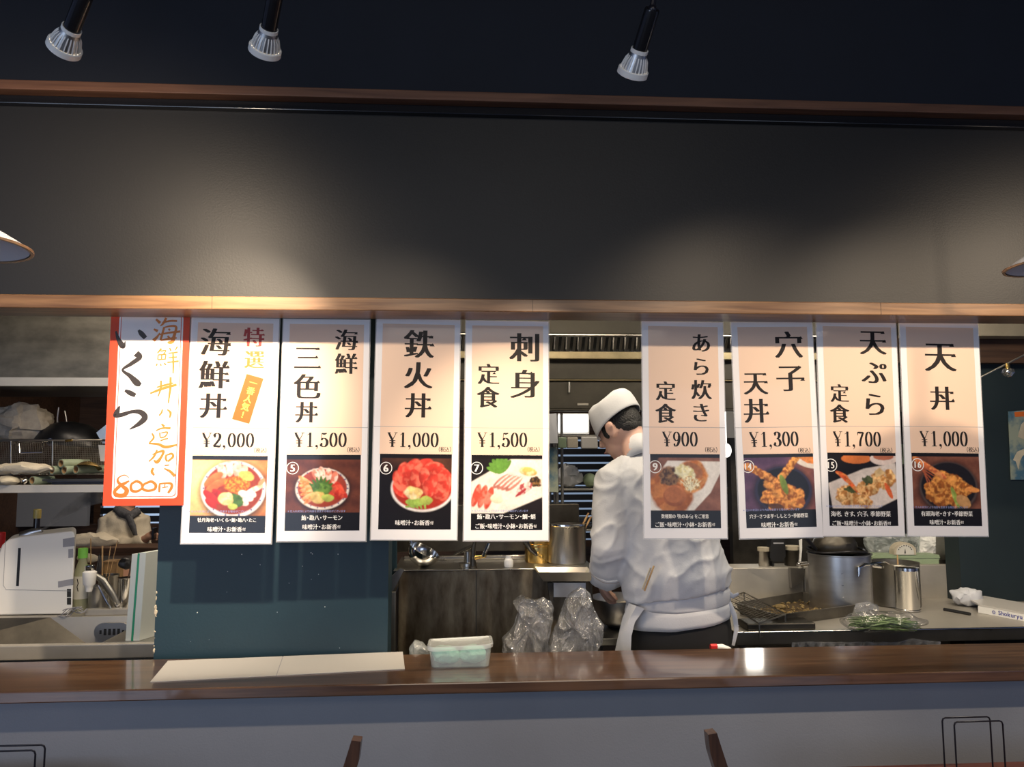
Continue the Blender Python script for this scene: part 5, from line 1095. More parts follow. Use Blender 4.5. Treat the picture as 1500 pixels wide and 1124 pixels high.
# ---------------------------------------------------------------- the cook
Yc0 = 2.98; kc = mpp(Yc0)
def cp(x, y, dy=0.0): return at(x, y, Yc0 + dy)
ck = thing('person', (cp(990, 900).x, Yc0 + .03, 0), 'cook seen from behind in white jacket, cap and apron, bending over a bowl', 'person')
H = cp(908, 627, .17)
f_ = Vector((-.62, .62, -.48)).normalized(); u_ = Vector((-.30, .25, .93)); u_ = (u_ - f_ * u_.dot(f_)).normalized(); r_ = f_.cross(u_)
RH = Matrix((r_, f_, u_)).transposed()           # head frame: x right, y forward, z up
def hp(x, y, z): return H + RH @ Vector((x, y, z))
b = Geo()
b.ball(H, (.078, .097, .095), 28, 20, RH); b.ball(hp(0, .035, -.055), (.058, .062, .065), 22, 16, RH); b.ball(hp(0, .055, -.088), (.034, .036, .030), 16, 12, RH)
b.tube([hp(0, .088, .02), hp(0, .108, -.012), hp(0, .118, -.03)], [.010, .013, .015], 10); b.ball(hp(0, .098, -.058), (.026, .012, .010), 12, 8, RH)
for s in (-1, 1):
    b.ball(hp(s * .084, -.004, -.010), (.011, .021, .036), 14, 10, RH @ Matrix.Rotation(R(s * -20), 3, 'Z')); b.ball(hp(s * .093, -.012, .004), (.009, .020, .022), 12, 8, RH)
    b.ball(hp(s * .032, .084, .022), (.018, .010, .006), 10, 6, RH)
nk = cp(938, 668, .08)
b.tube([hp(0, -.022, -.03), hp(0, -.03, -.085), nk], [.058, .056, .065], 18)
b.tube([cp(944, 672, .07), cp(955, 705, .07), cp(970, 760, .05), cp(985, 830, .03), cp(993, 890, .02), cp(995, 925, .02)], [.075, .14, .135, .13, .125, .13], 24, flat=.72, up=(1, 0, 0))
LS, LE, LW = cp(899, 706, .06), cp(893, 800, .02), cp(880, 852, .17); RS, RE, RW = cp(1012, 704, .09), cp(1022, 800, .12), cp(975, 845, .28)
for A_, B_, W_ in ((LS, LE, LW), (RS, RE, RW)): b.tube([A_, (A_ + B_) / 2, B_, (B_ + W_) / 2, W_], [.056, .050, .042, .038, .028], 14)
def hand(b, W_, d, n, side, s=1.0, curl=.55):
    d = d.normalized(); n = (n - d * n.dot(d)).normalized(); t = d.cross(n) * side
    Fm = Matrix((t, d, n)).transposed(); P_ = lambda x, y, z: W_ + Fm @ (Vector((x, y, z)) * s)
    b.tube([P_(0, -.01, 0), P_(0, .02, 0), P_(0, .055, .0), P_(0, .085, -.004)], [.026 * s, .034 * s, .041 * s, .036 * s], 14, flat=.45, up=tuple(t))
    for i, (x, L_) in enumerate(((-.030, .066), (-.010, .076), (.010, .071), (.029, .055))):
        a = 0; p = Vector((x, .078, 0)); pts = [P_(*p)]
        for k, q in enumerate((.42, .32, .26)):
            a += curl * (.5 + .35 * k); p = p + Vector((x * .12, math.cos(a), -math.sin(a))) * L_ * q; pts.append(P_(*p))
        b.tube(pts, [.0098 * s, .0092 * s, .0084 * s, .0066 * s], 10)
    b.tube([P_(-.026, .018, -.004), P_(-.048, .045, -.014), P_(-.050, .070, -.026), P_(-.044, .090, -.034)], [.014 * s, .0115 * s, .0105 * s, .008 * s], 10)
hd_l = (cp(890, 884, .27) - LW); hand(b, LW, hd_l, Vector((-.75, -.5, .45)), 1, 1.0, .62)
hand(b, RW, cp(935, 880, .30) - RW, Vector((.5, -.3, .8)), -1, 1.0, .62)
for s in (-1, 1): b.tube([cp(995 + s * 36, 915, .02), cp(995 + s * 38, 1100, .02), Vector((cp(995 + s * 40, 1100, .0).x, Yc0 + .03, .09)), Vector((cp(995 + s * 40, 1100, .0).x, Yc0 + .10, .04))], [.085, .062, .042, .04], 14)
me = remesh(b, .0062, 3); me.transform(Matrix.Translation(-ck.location)); put('body', me, M['skin'], ck, 60)
# jacket
j = Geo()
j.tube([cp(940, 665, .09), cp(943, 672, .08), cp(950, 690, .07), cp(962, 722, .06), cp(974, 770, .05), cp(984, 815, .03), cp(991, 848, .02), cp(994, 868, .02)],
       [.060, .098, .165, .190, .195, .205, .222, .212], 30, flat=.72, up=(1, 0, 0))
j.tube([cp(926, 684, .07), cp(903, 703, .06), cp(896, 750, .04), cp(895, 800, .015), cp(891, 826, .07), cp(888, 846, .13)], [.055, .084, .081, .081, .077, .068], 20)
j.tube([cp(990, 684, .07), cp(1012, 704, .08), cp(1020, 750, .09), cp(1022, 805, .12), cp(1005, 826, .18), cp(985, 842, .24)], [.06, .08, .08, .08, .078, .065], 20)
me = remesh(j, .0085, 5); o = Vector((3.1, 1.2, .4))
for v in me.vertices:
    p = v.co; n1 = noise.noise(Vector((p.x * 7 + p.z * 5, p.y * 6, p.z * 3.2 - p.x * 4)) + o); n2 = noise.noise(Vector((p.x * 16 - p.z * 9, p.y * 12, p.z * 8)) + o * 2)
    q = 1 - abs(noise.noise(Vector((p.x * 6 - p.z * 7, p.y * 5, p.z * 3 + p.x * 5)) + o)) * 3
    q2 = 1 - abs(noise.noise(Vector((p.x * 15 - p.z * 13, p.y * 11, p.z * 7 + p.x * 9)) + o * 3)) * 4
    v.co += v.normal * (.007 * n1 + .002 * n2 + .009 * max(0, q) ** 3 + .0025 * max(0, q2) ** 2 - .003)
me.transform(Matrix.Translation(-ck.location)); jo = put('jacket', me, M['cloth_white'], ck, 60)
g = Geo().tube([hp(.004, -.040, -.092), cp(938, 661, .09), cp(941, 671, .08)], [.058, .064, .074], 30, caps=False, flat=1.0); g.jitter(.003, 25, 3)
cg = pw('collar', g, 'cloth_white', ck, True); so = cg.modifiers.new('s', 'SOLIDIFY'); so.thickness = .004
Wd = (cp(886, 846, .13) - cp(889, 826, .07)).normalized(); c0 = cp(891, 836, .10)
g = Geo().tube([c0 - Wd * .03, c0 - Wd * .02, c0 + Wd * .032, c0 + Wd * .038], [.074, .0775, .072, .064], 28).jitter(.005, 20, 4); cf_ = pw('cuff', g, 'cloth_white', ck, True)
g = Geo().tube([c0 - Wd * .024, c0 - Wd * .022], [.0788, .0788], 28, caps=False); pw('cuff_stitching', g.jitter(.005, 20, 4), 'cardboard', ck, True, cf_)
# hair and cap
pw('hair', Geo().ball(hp(0, -.014, .014), (.080, .088, .088), 28, 20, RH).ball(hp(0, -.044, -.018), (.068, .050, .046), 20, 14, RH).ball(hp(-.073, .028, -.004), (.009, .014, .030), 12, 10, RH).ball(hp(.073, .028, -.004), (.009, .014, .030), 12, 10, RH).jitter(.0015, 60, 2), 'hair', ck, True)
for s in (-1, 1): pw('eye', Geo().ball(hp(s * .031, .087, .006), .011, 12, 8), 'eye_white', ck, True)
for s in (-1, 1): pw('eyebrow', Geo().ball(hp(s * .033, .094, .027), (.017, .004, .004), 10, 6, RH), 'hair', ck, True)
pw('mouth', Geo().ball(hp(0, .109, -.058), (.020, .004, .005), 12, 6, RH), 'lip', ck, True)
prof = [(.0995, .000), (.1015, .002), (.1015, .012), (.101, .050), (.097, .080), (.090, .096), (.070, .106), (.035, .110), (.001, .111)]
ht = Geo().lathe(prof, 56); 
for v in ht.v: v.y *= 1.08; v.z += .006 * math.sin(3 * math.atan2(v.y, v.x) + 1) * (v.z / .1); a = math.atan2(v.y, v.x); v.x += .002 * math.sin(a * 7) * (v.z > .02); v.z *= (1 + .12 * v.y / .1)
ht.v = [hp(v.x, v.y - .006, v.z + .018 - v.y * .22) for v in ht.v]; co = pw('cap', ht, 'cloth_white', ck, 50); so = co.modifiers.new('s', 'SOLIDIFY'); so.thickness = .003
# apron wrap, flap, ties, trousers, shoes
def band(pxs, rx0, name, m_n, fl=.70, jit=.004, seed=1):
    g = Geo(); rings = []
    for (x, y, rx, tl_) in pxs:
        c = cp(x, y, .02); rings.append([c + Vector((rx * math.cos(2 * math.pi * i / 48), rx * fl * math.sin(2 * math.pi * i / 48), tl_ * math.cos(2 * math.pi * i / 48) + .010 * math.sin(2 * math.pi * i / 48))) for i in range(48)])
    g.rings(rings, False, False); g.jitter(jit, 12, seed, False); o = pw(name, g, m_n, ck, 60); so = o.modifiers.new('s', 'SOLIDIFY'); so.thickness = .005; return o
band([(993, 856, .190, .004), (993, 864, .200, .005), (993, 870, .203, .006), (993, 880, .203, .008), (993, 884, .199, .008)], 0, 'apron_band', 'cloth_white', seed=2)
band([(993, 882, .200, .010), (993, 890, .205, .012), (994, 902, .203, .018), (995, 908, .199, .022)], 0, 'apron_wrap', 'cloth_white', seed=3)
ap = Geo(); A = [(921, 884), (912, 905), (906, 930), (900, 958)]; B = [(944, 892), (930, 912), (925, 932), (924, 958)]
ap.rings([[cp(*A[i], -.05 + .01 * i), cp((A[i][0] + B[i][0]) / 2, (A[i][1] + B[i][1]) / 2, -.10 + .01 * i), cp(*B[i], -.10 + .0 * i), cp(B[i][0], B[i][1], -.085), cp(A[i][0] + 2, A[i][1], -.03)] for i in range(4)]); pw('apron_flap', ap, 'cloth_white', ck, True)
g = Geo().tube([cp(1066, 868, -.03), cp(1074, 874, -.04), cp(1082, 870, -.04)], [.010, .009, .006], 8, flat=.4); pw('apron_knot', g, 'cloth_white', ck, True)
g = Geo().tube([cp(1068, 882, -.04), cp(1076, 902, -.05), cp(1079, 922, -.05), cp(1074, 946, -.05)], [.008, .010, .009, .006], 8, flat=.35); pw('apron_tie', g, 'cloth_white', ck, True)
tz = Geo().tube([cp(996, 894, .02), cp(997, 915, .02), cp(998, 960, .02), cp(998, 1000, .02)], [.185, .195, .198, .19], 36, flat=.66, up=(1, 0, 0))
for s in (-1, 1): tz.tube([cp(997 + s * 36, 970, .02), cp(997 + s * 38, 1100, .02), Vector((cp(997 + s * 40, 1100, 0).x, Yc0 + .03, .10))], [.105, .085, .070], 18)
me = remesh(tz, .012, 3); me.transform(Matrix.Translation(-ck.location)); put('trousers', me, M['cloth_black'], ck, 60)
for s in (-1, 1): pw('shoe', Geo().ball((cp(997 + s * 40, 1100, 0).x, Yc0 + .09, .05), (.05, .13, .05), 16, 10), 'black', ck, True)
for i, (a_, b_) in enumerate((((944, 866), (958, 829)), ((941, 864), (953, 832)))):
    A0, A1 = cp(*a_, -.165), cp(*b_, -.16); single('tucked_chopstick', loc(Geo().tube([A0, A1], .0035, 8), A0), M['light_wood' if i == 0 else 'mortar_tan'], A0, ['wooden stick tucked in the back of the apron, the right one', 'pale wooden stick tucked in the back of the apron, the left one'][i], 'stick', 'sticks tucked in the apron', True)
# ---------------------------------------------------------------- transparent bag, spray bottle and a white corner behind the counter
def bag(pts, Y, th, label, seed, nm='plastic_bag', m_n='clear_film', amp=.03):
    P_ = [at(x, y, Y) for x, y in pts]; cz = sum(p.z for p in P_) / len(P_); cx_ = sum(p.x for p in P_) / len(P_)
    out = [np.array(((p.x - cx_), (p.z - cz))) for p in P_]; N_ = 120; loop = []
    per = out + [out[0]]
    seg = [np.linalg.norm(per[i + 1] - per[i]) for i in range(len(out))]; tot = sum(seg)
    for k in range(N_):
        d = tot * k / N_; i = 0
        while d > seg[i]: d -= seg[i]; i += 1
        loop.append(per[i] + (per[i + 1] - per[i]) * d / seg[i])
    g = Geo(); rings = []
    for i in range(33):
        t = -1 + 2 * i / 32; s = math.sqrt(max(.0004, 1 - abs(t) ** 2.2)); rings.append([(q[0] * s, t * th, q[1] * s) for q in loop])
    g.rings(rings, True, True)
    for p in g.v:
        q = Vector((p.x + cx_, p.y, p.z + cz)); e = noise.noise_vector(q * 11 + Vector((seed, 0, 0))); c_ = 1 - abs(noise.noise(Vector((q.x * 20, q.y * 14, q.z * 9)) + Vector((0, seed, 0)))) * 4
        k = min(1, abs(p.y) / th + .35); c2 = 1 - abs(noise.noise(q * 38 + Vector((seed, seed, 3)))) * 4; c3 = 1 - abs(noise.noise(Vector((q.x * 60, q.y * 30, q.z * 22)) + Vector((1, seed, 3)))) * 4
        p += Vector((e.x * amp * .45 + .002 * c2, (e.y + 1.1 * max(-.5, c_) + .12 * max(-.4, c2) + .25 * max(-.2, c3)) * amp * (1 if p.y > 0 else -1) * k, e.z * amp * .35 + .001 * c2))
    return single(nm, g, M[m_n], (cx_, Y, cz), label, 'bag', None, False)
Yg = cb + .085
o1 = bag([(728, 1020), (734, 940), (752, 915), (760, 893), (750, 882), (762, 876), (782, 880), (796, 874), (808, 884), (812, 905), (806, 940), (800, 1020)], Yg, .05, 'crumpled clear plastic bag behind the counter, the lower left one', 2)
o2 = bag([(790, 1020), (800, 950), (812, 915), (822, 888), (838, 866), (850, 861), (862, 868), (868, 888), (884, 915), (880, 940), (868, 960), (862, 1020)], Yg + .02, .06, 'crumpled clear plastic bag behind the counter, the taller right one', 7)
for o, n_, zz in ((o1, 0, 0), (o2, 1, 0)): o['group'] = 'clear plastic bags'
bag([(596, 1021), (600, 948), (607, 938), (618, 941), (628, 950), (630, 1021)], Yg, .03, 'small piece of pale wrap behind the counter, left of the container', 4, 'plastic_wrap', 'frosted', .012)
sbx = at(1055, 950, Yg); sb = thing('spray_bottle', (sbx.x, cb + .055, .7305), 'spray bottle with a red nozzle and white head behind the counter', 'bottle'); k_ = mpp(Yg); ztp = at(1050, 940, Yg + .02).z - .7305
put('bottle_body', Geo().lathe([(.034, 0), (.036, .01), (.036, .11), (.018, .145), (.014, ztp - .03)], 24, capa=True, capb=True), M['white_plastic'], sb, True)
put('spray_head', Geo().tube([(-.024, 0, ztp - .008), (-.005, 0, ztp - .010), (.022, 0, ztp - .020), (.040, 0, ztp - .036)], [.010, .013, .012, .006], 14), M['white_plastic'], sb, True)
put('nozzle', Geo().tube([(-.046, 0, ztp - .008), (-.022, 0, ztp - .008)], .0115, 6), M['red_plastic'], sb)
# ---------------------------------------------------------------- hood over the centre, rack, light panel
hd = thing('exhaust_hood', (at(870, 500, 4.1).x, 4.1, 2.0), 'dark exhaust hood with baffle filters above the cook', 'hood')
HX0, HX1 = at(560, 500, 4.1).x, at(1400, 500, 4.1).x
def hb_(nm, y0, y1, Y, d, m_n, x0=None, x1=None):
    a_, b_ = at(870, y0, Y), at(870, y1, Y); return pw(nm, Geo().box((x0 or HX0, Y, b_.z), (x1 or HX1, Y + d, a_.z), .003), m_n, hd)
hb_('upper_panel', 420, 489, 3.95, .03, 'hood_dark'); hb_('trim_strip', 489, 492, 3.93, .05, 'steel'); hb_('gutter', 515, 526, 3.99, .06, 'gutter_steel'); hb_('lower_panel', 526, 556, 4.05, .03, 'hood_dark'); hb_('rail', 556, 558, 4.03, .04, 'gutter_steel'); hb_('bottom_panel', 558.5, 599, 4.05, .04, 'hood_dark'); hb_('bottom_lip', 599, 602, 4.03, .08, 'hood_dark')
pw('filter_back', Geo().box((HX0, 4.12, at(870, 516, 4.1).z), (HX1, 4.14, at(870, 491, 4.1).z)), 'black', hd)
bfm = None; px = 566
while px < 1392:
    a_, b_ = at(px, 492, 4.02), at(px, 515, 4.04)
    if bfm is None:
        k_ = mpp(4.03); bfm = Geo().add([(0, .0, 0), (4.2 * k_, .012, 0), (4.2 * k_, .02, 0), (0, .012, 0), (-1.4 * k_, .04, -(a_.z - b_.z)), (2.8 * k_, .052, -(a_.z - b_.z)), (2.8 * k_, .06, -(a_.z - b_.z)), (-1.4 * k_, .05, -(a_.z - b_.z))], [(0, 1, 5, 4), (1, 2, 6, 5), (2, 3, 7, 6), (3, 0, 4, 7), (0, 3, 2, 1), (4, 5, 6, 7)]).mesh('filter_baffle')
    put('filter_baffle', bfm, M['steel'], hd, False, (a_.x - hd.location.x, 4.02 - 4.1, a_.z - 2.0), False)
    if round((px - 566) / 8.6) % 2 == 0: pw('filter_rod', Geo().tube([at(px + 6, 493, 4.06), at(px + 5, 512, 4.07)], .004, 6), 'steel', hd)
    px += 8.6
pw('conduit', Geo().tube([at(833.5, 560, 4.03), at(833.5, 575, 4.03)], .006, 8), 'steel', hd); pw('maker_plate', O([(846, 591), (862, 591), (862, 594), (846, 594)], 4.045, .006), 'steel_dull', hd)
rk = thing('wire_rack', (at(840, 780, 4.7).x, 4.7, 0), 'steel wire rack of boxes and trays behind the cook', 'rack'); rx0, rx1 = at(816, 690, 4.7).x, at(1080, 690, 4.7).x
for x in (rx0, at(821, 690, 4.7).x + .01, rx1):
    for dy in (0, .4): pw('rack_post', Geo().tube([(x, 4.7 + dy, 0), (x, 4.7 + dy, at(830, 606, 4.7).z)], .009, 8), 'steel_dull', rk, True)
zsv = [at(840, y, 4.7).z for y in (637.5, 716, 776)]
for z in zsv:
    pw('rack_shelf', Geo().box((rx0, 4.70, z - .012), (rx1, 5.12, z), .002), 'steel_dull', rk)
lp = thing('light_panel', (at(838, 632, 4.8).x, 4.80, zsv[0]), 'bright white lit box on the top shelf, left of the cap', 'light')
pw('lit_face', O([(818, 608), (861, 608), (861, 633), (818, 633)], 4.80, .02), 'lit_window', lp); pw('casing', O([(816, 606), (863, 606), (863, 636), (816, 636)], 4.821, .08), 'white_plastic', lp)
def sbox(nm, x0, y0, x1, y1, Y, z, d, m_n, lb, cat, grp=None, jit=0):
    a_, b_ = at(x0, y0, Y), at(x1, y1, Y); c = ((a_.x + b_.x) / 2, Y, z); w_ = (b_.x - a_.x) / 2; h_ = at(x0, y0, Y).z - z
    if jit: g = Geo().ball((0, d / 2, h_ / 2 + .004), (w_, d / 2, h_ / 2), 24, 16).jitter(jit, 22, x0, True)
    else: g = Geo().box((-w_, 0, .001), (w_, d, h_), .006)
    return single(nm, g, M[m_n], c, lb, cat, grp, bool(jit))
zz = zsv[0] - at(840, 640, 4.72).z
sbox('hanging_label', 818, 641, 830, 656, 4.66, at(818, 657, 4.66).z, .02, 'pale_green', 'green and white card hanging under the top rack shelf', 'card')
sbox('paper_bundle', 831, 641, 847, 657, 4.66, at(818, 657, 4.66).z, .04, 'cloth_cream', 'cream paper bundle under the top rack shelf', 'paper')
sbox('paper_stack', 852, 640, 876, 658, 4.66, at(818, 658, 4.66).z, .04, 'white_paper', 'white paper stack under the top rack shelf, beside the cook', 'paper')
sbox('white_pack', 818, 683, 854, 716, 4.74, zsv[1], .2, 'cloth_white', 'white plastic pack on the middle rack shelf', 'bag', None, .02)
sbox('round_melon', 856, 694, 876, 716, 4.74, zsv[1], .1, 'pale_green', 'pale green round bundle on the middle rack shelf, next to the cook', 'bundle', None, .004)
for i, (x0, y0, x1) in enumerate(((812, 756, 838), (840, 758, 862), (815, 764, 850), (852, 767, 876))): sbox('black_tray', x0, y0, x1, 776, 4.72 + .10 * (i > 1), zsv[2] if i < 2 else zsv[2], .09, 'black_gloss', ['black tray on the bottom rack shelf, left front', 'black tray on the bottom rack shelf, right front', 'black tray at the back of the bottom rack shelf, left', 'black tray at the back of the bottom rack shelf, right'][i], 'tray', 'black trays on the rack')
for i, (x0, y0, y1, m_n, lb) in enumerate(((804, 606, 650, 'cloth_white', 'pale cloth hanging left of the rack, near the lit box'), (805, 655, 720, 'fish_blue', 'bluish printed bag hanging left of the rack'))):
    p = at(x0 + 6, y0, 4.62); k_ = mpp(4.62); single('hanging_bag', Geo().rings([[(-7 * k_, 0, 0), (5 * k_, 0, 0), (5 * k_, .02, 0), (-7 * k_, .02, 0)], [(-8 * k_, -.02, -(y1 - y0) * k_), (6 * k_, -.02, -(y1 - y0) * k_), (6 * k_, .03, -(y1 - y0) * k_), (-8 * k_, .03, -(y1 - y0) * k_)]]).jitter(.006, 20, i), M[m_n], p, lb, 'bag', 'bags hanging by the rack')
# ---------------------------------------------------------------- kitchen, right
zk = .86; Yk0 = atz(1300, 923, zk).y; Yk1 = 3.98
KX0, KX1 = at(1078, 923, Yk0).x, 3.9
kt = thing('steel_counter', (2.2, Yk0, 0), 'long stainless steel kitchen counter on the right', 'counter')
pw('worktop', Geo().box((KX0, Yk0, zk - .004), (KX1, Yk1, zk), .001), 'steel_satin', kt); 
pw('front_edge', Geo().box((KX0, Yk0 - .004, at(1300, 941, Yk0).z), (KX1, Yk0, zk + .001), .0015), 'steel', kt)
pw('edge_nosing', Geo().tube([(KX0, Yk0 - .002, zk - .001), (KX1, Yk0 - .002, zk - .001)], .005, 10), 'steel_bright', kt, True)
pw('under_shelf', Geo().box((KX0, Yk0 + .05, .25), (KX1, Yk1 - .1, .27)), 'steel_dull', kt)
for x in (KX0 + .04, 2.0, KX1 - .05):
    for dy in (.05, .55): pw('leg', Geo().tube([(x, Yk0 + dy, 0), (x, Yk0 + dy, zk - .005)], .018, 10), 'steel_dull', kt, True)
sbx_ = at(1478, 840, Yk1 - .02).x; zsp = at(1400, 828, Yk1 - .02).z
rs_ = thing('steel_riser', (2.3, Yk1, zk), 'long steel riser box along the back of the right counter', 'riser')
pw('riser_box', Geo().box((at(1178, 840, Yk1).x, Yk1 + .001, .1), (sbx_, Yk1 + .16, zsp), .004), 'steel_satin', rs_); pw('riser_step', Geo().box((at(1062, 840, Yk1).x, Yk1 + .001, .1), (at(1177, 840, Yk1).x, Yk1 + .16, at(1120, 832, Yk1).z), .004), 'steel_satin', rs_)
pw('riser_bracket', O([(1158, 833), (1180, 833), (1178, 850), (1160, 862)], Yk1 - .03, .03), 'steel', rs_)
# tray of scraps
def quad_on(pts, z): return [atz(x, y, z) for x, y in pts]
zr1 = zk + .05
rim = quad_on([(1139, 902), (1253, 887), (1176, 868), (1078, 884)], zr1); ctr_ = sum(rim, Vector()) / 4
tk = thing('scrap_tray', (ctr_.x, ctr_.y, zk), 'deep steel tray of dark batter scraps on the right counter', 'tray')
def ringq(s, z): return [Vector((ctr_.x + (p.x - ctr_.x) * s, ctr_.y + (p.y - ctr_.y) * s, z)) for p in rim]
pw('tray_wall', Geo().rings([ringq(.93, zk + .001), ringq(1.0, zr1), ringq(1.015, zr1), ringq(1.015, zr1 + .003), ringq(.985, zr1 + .003), ringq(.92, zk + .004)], True, True), 'steel_satin_dark', tk)
g = Geo(); rr = random.Random(9); bl = Geo(); L_ = ringq(.90, zk + .005)
for i in range(13):
    row = []
    for jx in range(13):
        u, v = i / 12, jx / 12; p = (L_[0] * (1 - u) + L_[1] * u) * (1 - v) + (L_[3] * (1 - u) + L_[2] * u) * v; e = 1 if 0 < i < 12 and 0 < jx < 12 else 0
        row.append(p + Vector((0, 0, .012 * e + .008 * noise.noise(p * 30) * e)))
    g.v += row
for i in range(12):
    for jx in range(12): g.f.append((i * 13 + jx, (i + 1) * 13 + jx, (i + 1) * 13 + jx + 1, i * 13 + jx + 1))
tag(pw('oil_scraps', g, 'scraps', tk, True), kind='stuff')
for i in range(170):
    u, v = rr.random(), rr.random(); p = (L_[0] * (1 - u) + L_[1] * u) * (1 - v) + (L_[3] * (1 - u) + L_[2] * u) * v; s = rr.uniform(.003, .009)
    (bl if rr.random() < .5 else g_ if False else bl).ball(p + Vector((0, 0, .016)), (s * rr.uniform(.7, 1.6), s, s * .7), 6, 4)
bl.ball((L_[0] + L_[1] + L_[2] * 2 + L_[3] * 2) / 6 + Vector((-.03, 0, .022)), (.030, .022, .014), 10, 6); bl.jitter(.003, 80, 2)
tag(pw('golden_crumbs', bl, 'scrap_gold', tk), kind='stuff')
# wire draining rack at its left
q = quad_on([(1060, 880), (1090, 868), (1150, 900), (1112, 914)], zk + .065); dr = thing('draining_rack', (q[0].x, q[0].y, zk), 'dark wire draining rack leaning on the left side of the tray', 'rack')
g = Geo(); g.tube([q[0], q[1], q[2], q[3], q[0]], .004, 6)
pw('rack_frame', g, 'steel', dr); g = Geo()
for i in range(1, 16):
    t = i / 16; g.tube([q[0].lerp(q[3], t), q[1].lerp(q[2], t)], .0012, 4)
for i in range(1, 5):
    t = i / 5; g.tube([q[0].lerp(q[1], t), q[3].lerp(q[2], t)], .0014, 4)
tag(pw('rack_wires', g, 'steel_dull', dr), kind='stuff')
for c in q: pw('rack_foot', Geo().tube([c, (c.x, c.y, zk + .001)], .0035, 6), 'steel', dr)
single('dark_roasting_pan', Geo().box((-.15, -.06, 0), (.15, .06, .03), .006), M['steel_dark'], (q[0].x + .13, Yk0 + .075, zk + .001), 'flat dark pan at the front left corner of the right counter', 'pan')
# pots
Yp1 = atz(1230, 905, zk).y + .17
pt1, r1, h1 = can('aluminium_pot', 1231, 860, 816, 88, Yp1, 'aluminium', 'big dull aluminium pot on the right counter', 'pot', zk + .001)
bpy.data.objects.remove(pt1.children[0])
h1 = at(1231, 816, Yp1 - r1).z - zk; r1 = 44 * mpp(Yp1 - .05)
put('pot_wall', Geo().lathe([(r1 * .985, 0), (r1, .01), (r1, h1 - .006), (r1 + .006, h1 - .003), (r1 + .006, h1), (r1 - .004, h1), (r1 - .006, .012), (.003, .01)], 56, capa=True, capb=True), M['aluminium'], pt1, True)
for a in (18, 200):
    a = R(a - 38); d = Vector((math.cos(a), math.sin(a), 0)); t = Vector((-d.y, d.x, 0)); z = h1 * .80
    put('handle', Geo().tube([d * r1 + t * .035 + Vector((0, 0, z)), d * (r1 + .035) + t * .035 + Vector((0, 0, z - .004)), d * (r1 + .05) + Vector((0, 0, z - .008)), d * (r1 + .035) - t * .035 + Vector((0, 0, z - .004)), d * r1 - t * .035 + Vector((0, 0, z))], .0065, 8), M['steel_bright'], pt1, True)
for z in (.3, .5, .7):
    a = R(-112); put('measure_mark', Geo().box((r1 * math.cos(a) - .006, r1 * math.sin(a) - .0015, h1 * z), (r1 * math.cos(a) + .006, r1 * math.sin(a) + .001, h1 * z + .002)), M['steel_bright'], pt1)
zp = zk + .001 + h1
st = thing('frying_strainer', (pt1.location.x - .01, pt1.location.y, zp + .001), 'dark mesh frying strainer resting on the aluminium pot', 'strainer'); rs = 41 * mpp(Yp1)
put('strainer_rim', Geo().tube([Vector((rs * math.cos(R(a)), rs * math.sin(R(a)), .014 + .006 * math.sin(R(a * 3)))) for a in range(0, 361, 12)], .006, 8), M['iron'], st, True)
put('strainer_dish', Geo().lathe([(rs, .012), (rs * .9, .004), (rs * .5, .0015), (.003, .001)], 36), M['steel_dark'], st, True)
put('strainer_mound', Geo().ball((0, .02, .03), (rs * .8, rs * .6, .075), 30, 16).jitter(.008, 60, 3, True), M['steel_dark'], st, True)
put('handle', Geo().tube([(-rs * .85, -.03, .018), (-rs * 1.2, -.06, .06), (-rs * 1.6, -.08, .11)], [.010, .012, .013], 10, flat=.4), M['iron'], st, True)
pt2, r2, h2 = can('dark_pot', 1311, 860, 823, 68, Yk1 - .15, 'steel_dull', 'dark steel pot behind the slim canister', 'pot', zk + .001)
single('long_spoon', Geo().tube([(0, 0, -.12), (.001, .002, 0), (.002, .004, .03)], [.004, .004, .003], 8), M['light_wood'], at(1315, 822, Yk1 - .15), 'thin wooden spoon handle standing in the dark pot', 'spoon', None, True)
lh = at(1278, 828, Yk1 - .3)
single('pot_ladle', loc(Geo().tube([at(1258, 845, Yp1 - .16), at(1258, 832, Yp1 - .16), at(1266, 827, Yp1 - .14), at(1296, 824, Yk1 - .22), at(1310, 832, Yk1 - .15)], [.006, .009, .010, .008, .006], 10, flat=.6), lh), M['steel_bright'], lh, 'steel ladle handle hooked between the aluminium pot and the dark pot', 'ladle', None, True)
Yq2 = atz(1328, 898, zk).y + .055
cn, rc, hc_ = can('slim_canister', 1329, 870, 831, 33, Yq2, 'steel_bright', 'slim bright steel canister on the right counter', 'canister', zk + .001)
put('canister_ring', Geo().lathe([(rc, .0), (rc + .003, .002), (rc + .003, .008), (rc, .010)], 32), M['steel_bright'], cn, True)
put('canister_lid', Geo().lathe([(rc + .003, hc_ - .014), (rc + .003, hc_), (rc * .6, hc_ + .003), (.002, hc_ + .003)], 32), M['steel_bright'], cn, True)
# bag of spring onions
ob = atz(1290, 915, zk + .03); on = thing('onion_bunch', (ob.x, ob.y, zk + .001), 'bunch of chopped spring onions in clear wrap before the canister', 'vegetables')
g = Geo(); rr = random.Random(3)
for i in range(90):
    a0 = Vector((rr.uniform(-.13, -.02), rr.uniform(-.04, .05), rr.uniform(.012, .055))); a1 = Vector((rr.uniform(.03, .16), rr.uniform(-.05, .05), rr.uniform(.008, .045)))
    m1_ = (a0 + a1) / 2 + Vector((0, 0, rr.uniform(.0, .022))); g.tube([a0, m1_, a1], [.0022, .0032, .0018], 5)
tag(put('onion_leaves', g, M['onion_green'], on, True), kind='stuff')
g = Geo().ball((.01, 0, .040), (.19, .075, .042), 40, 22)
for p in g.v: p += noise.noise_vector(p * 22) * .016; p.z = max(p.z, .001)
put('clear_wrap', g, M['thin_wrap'], on, False)
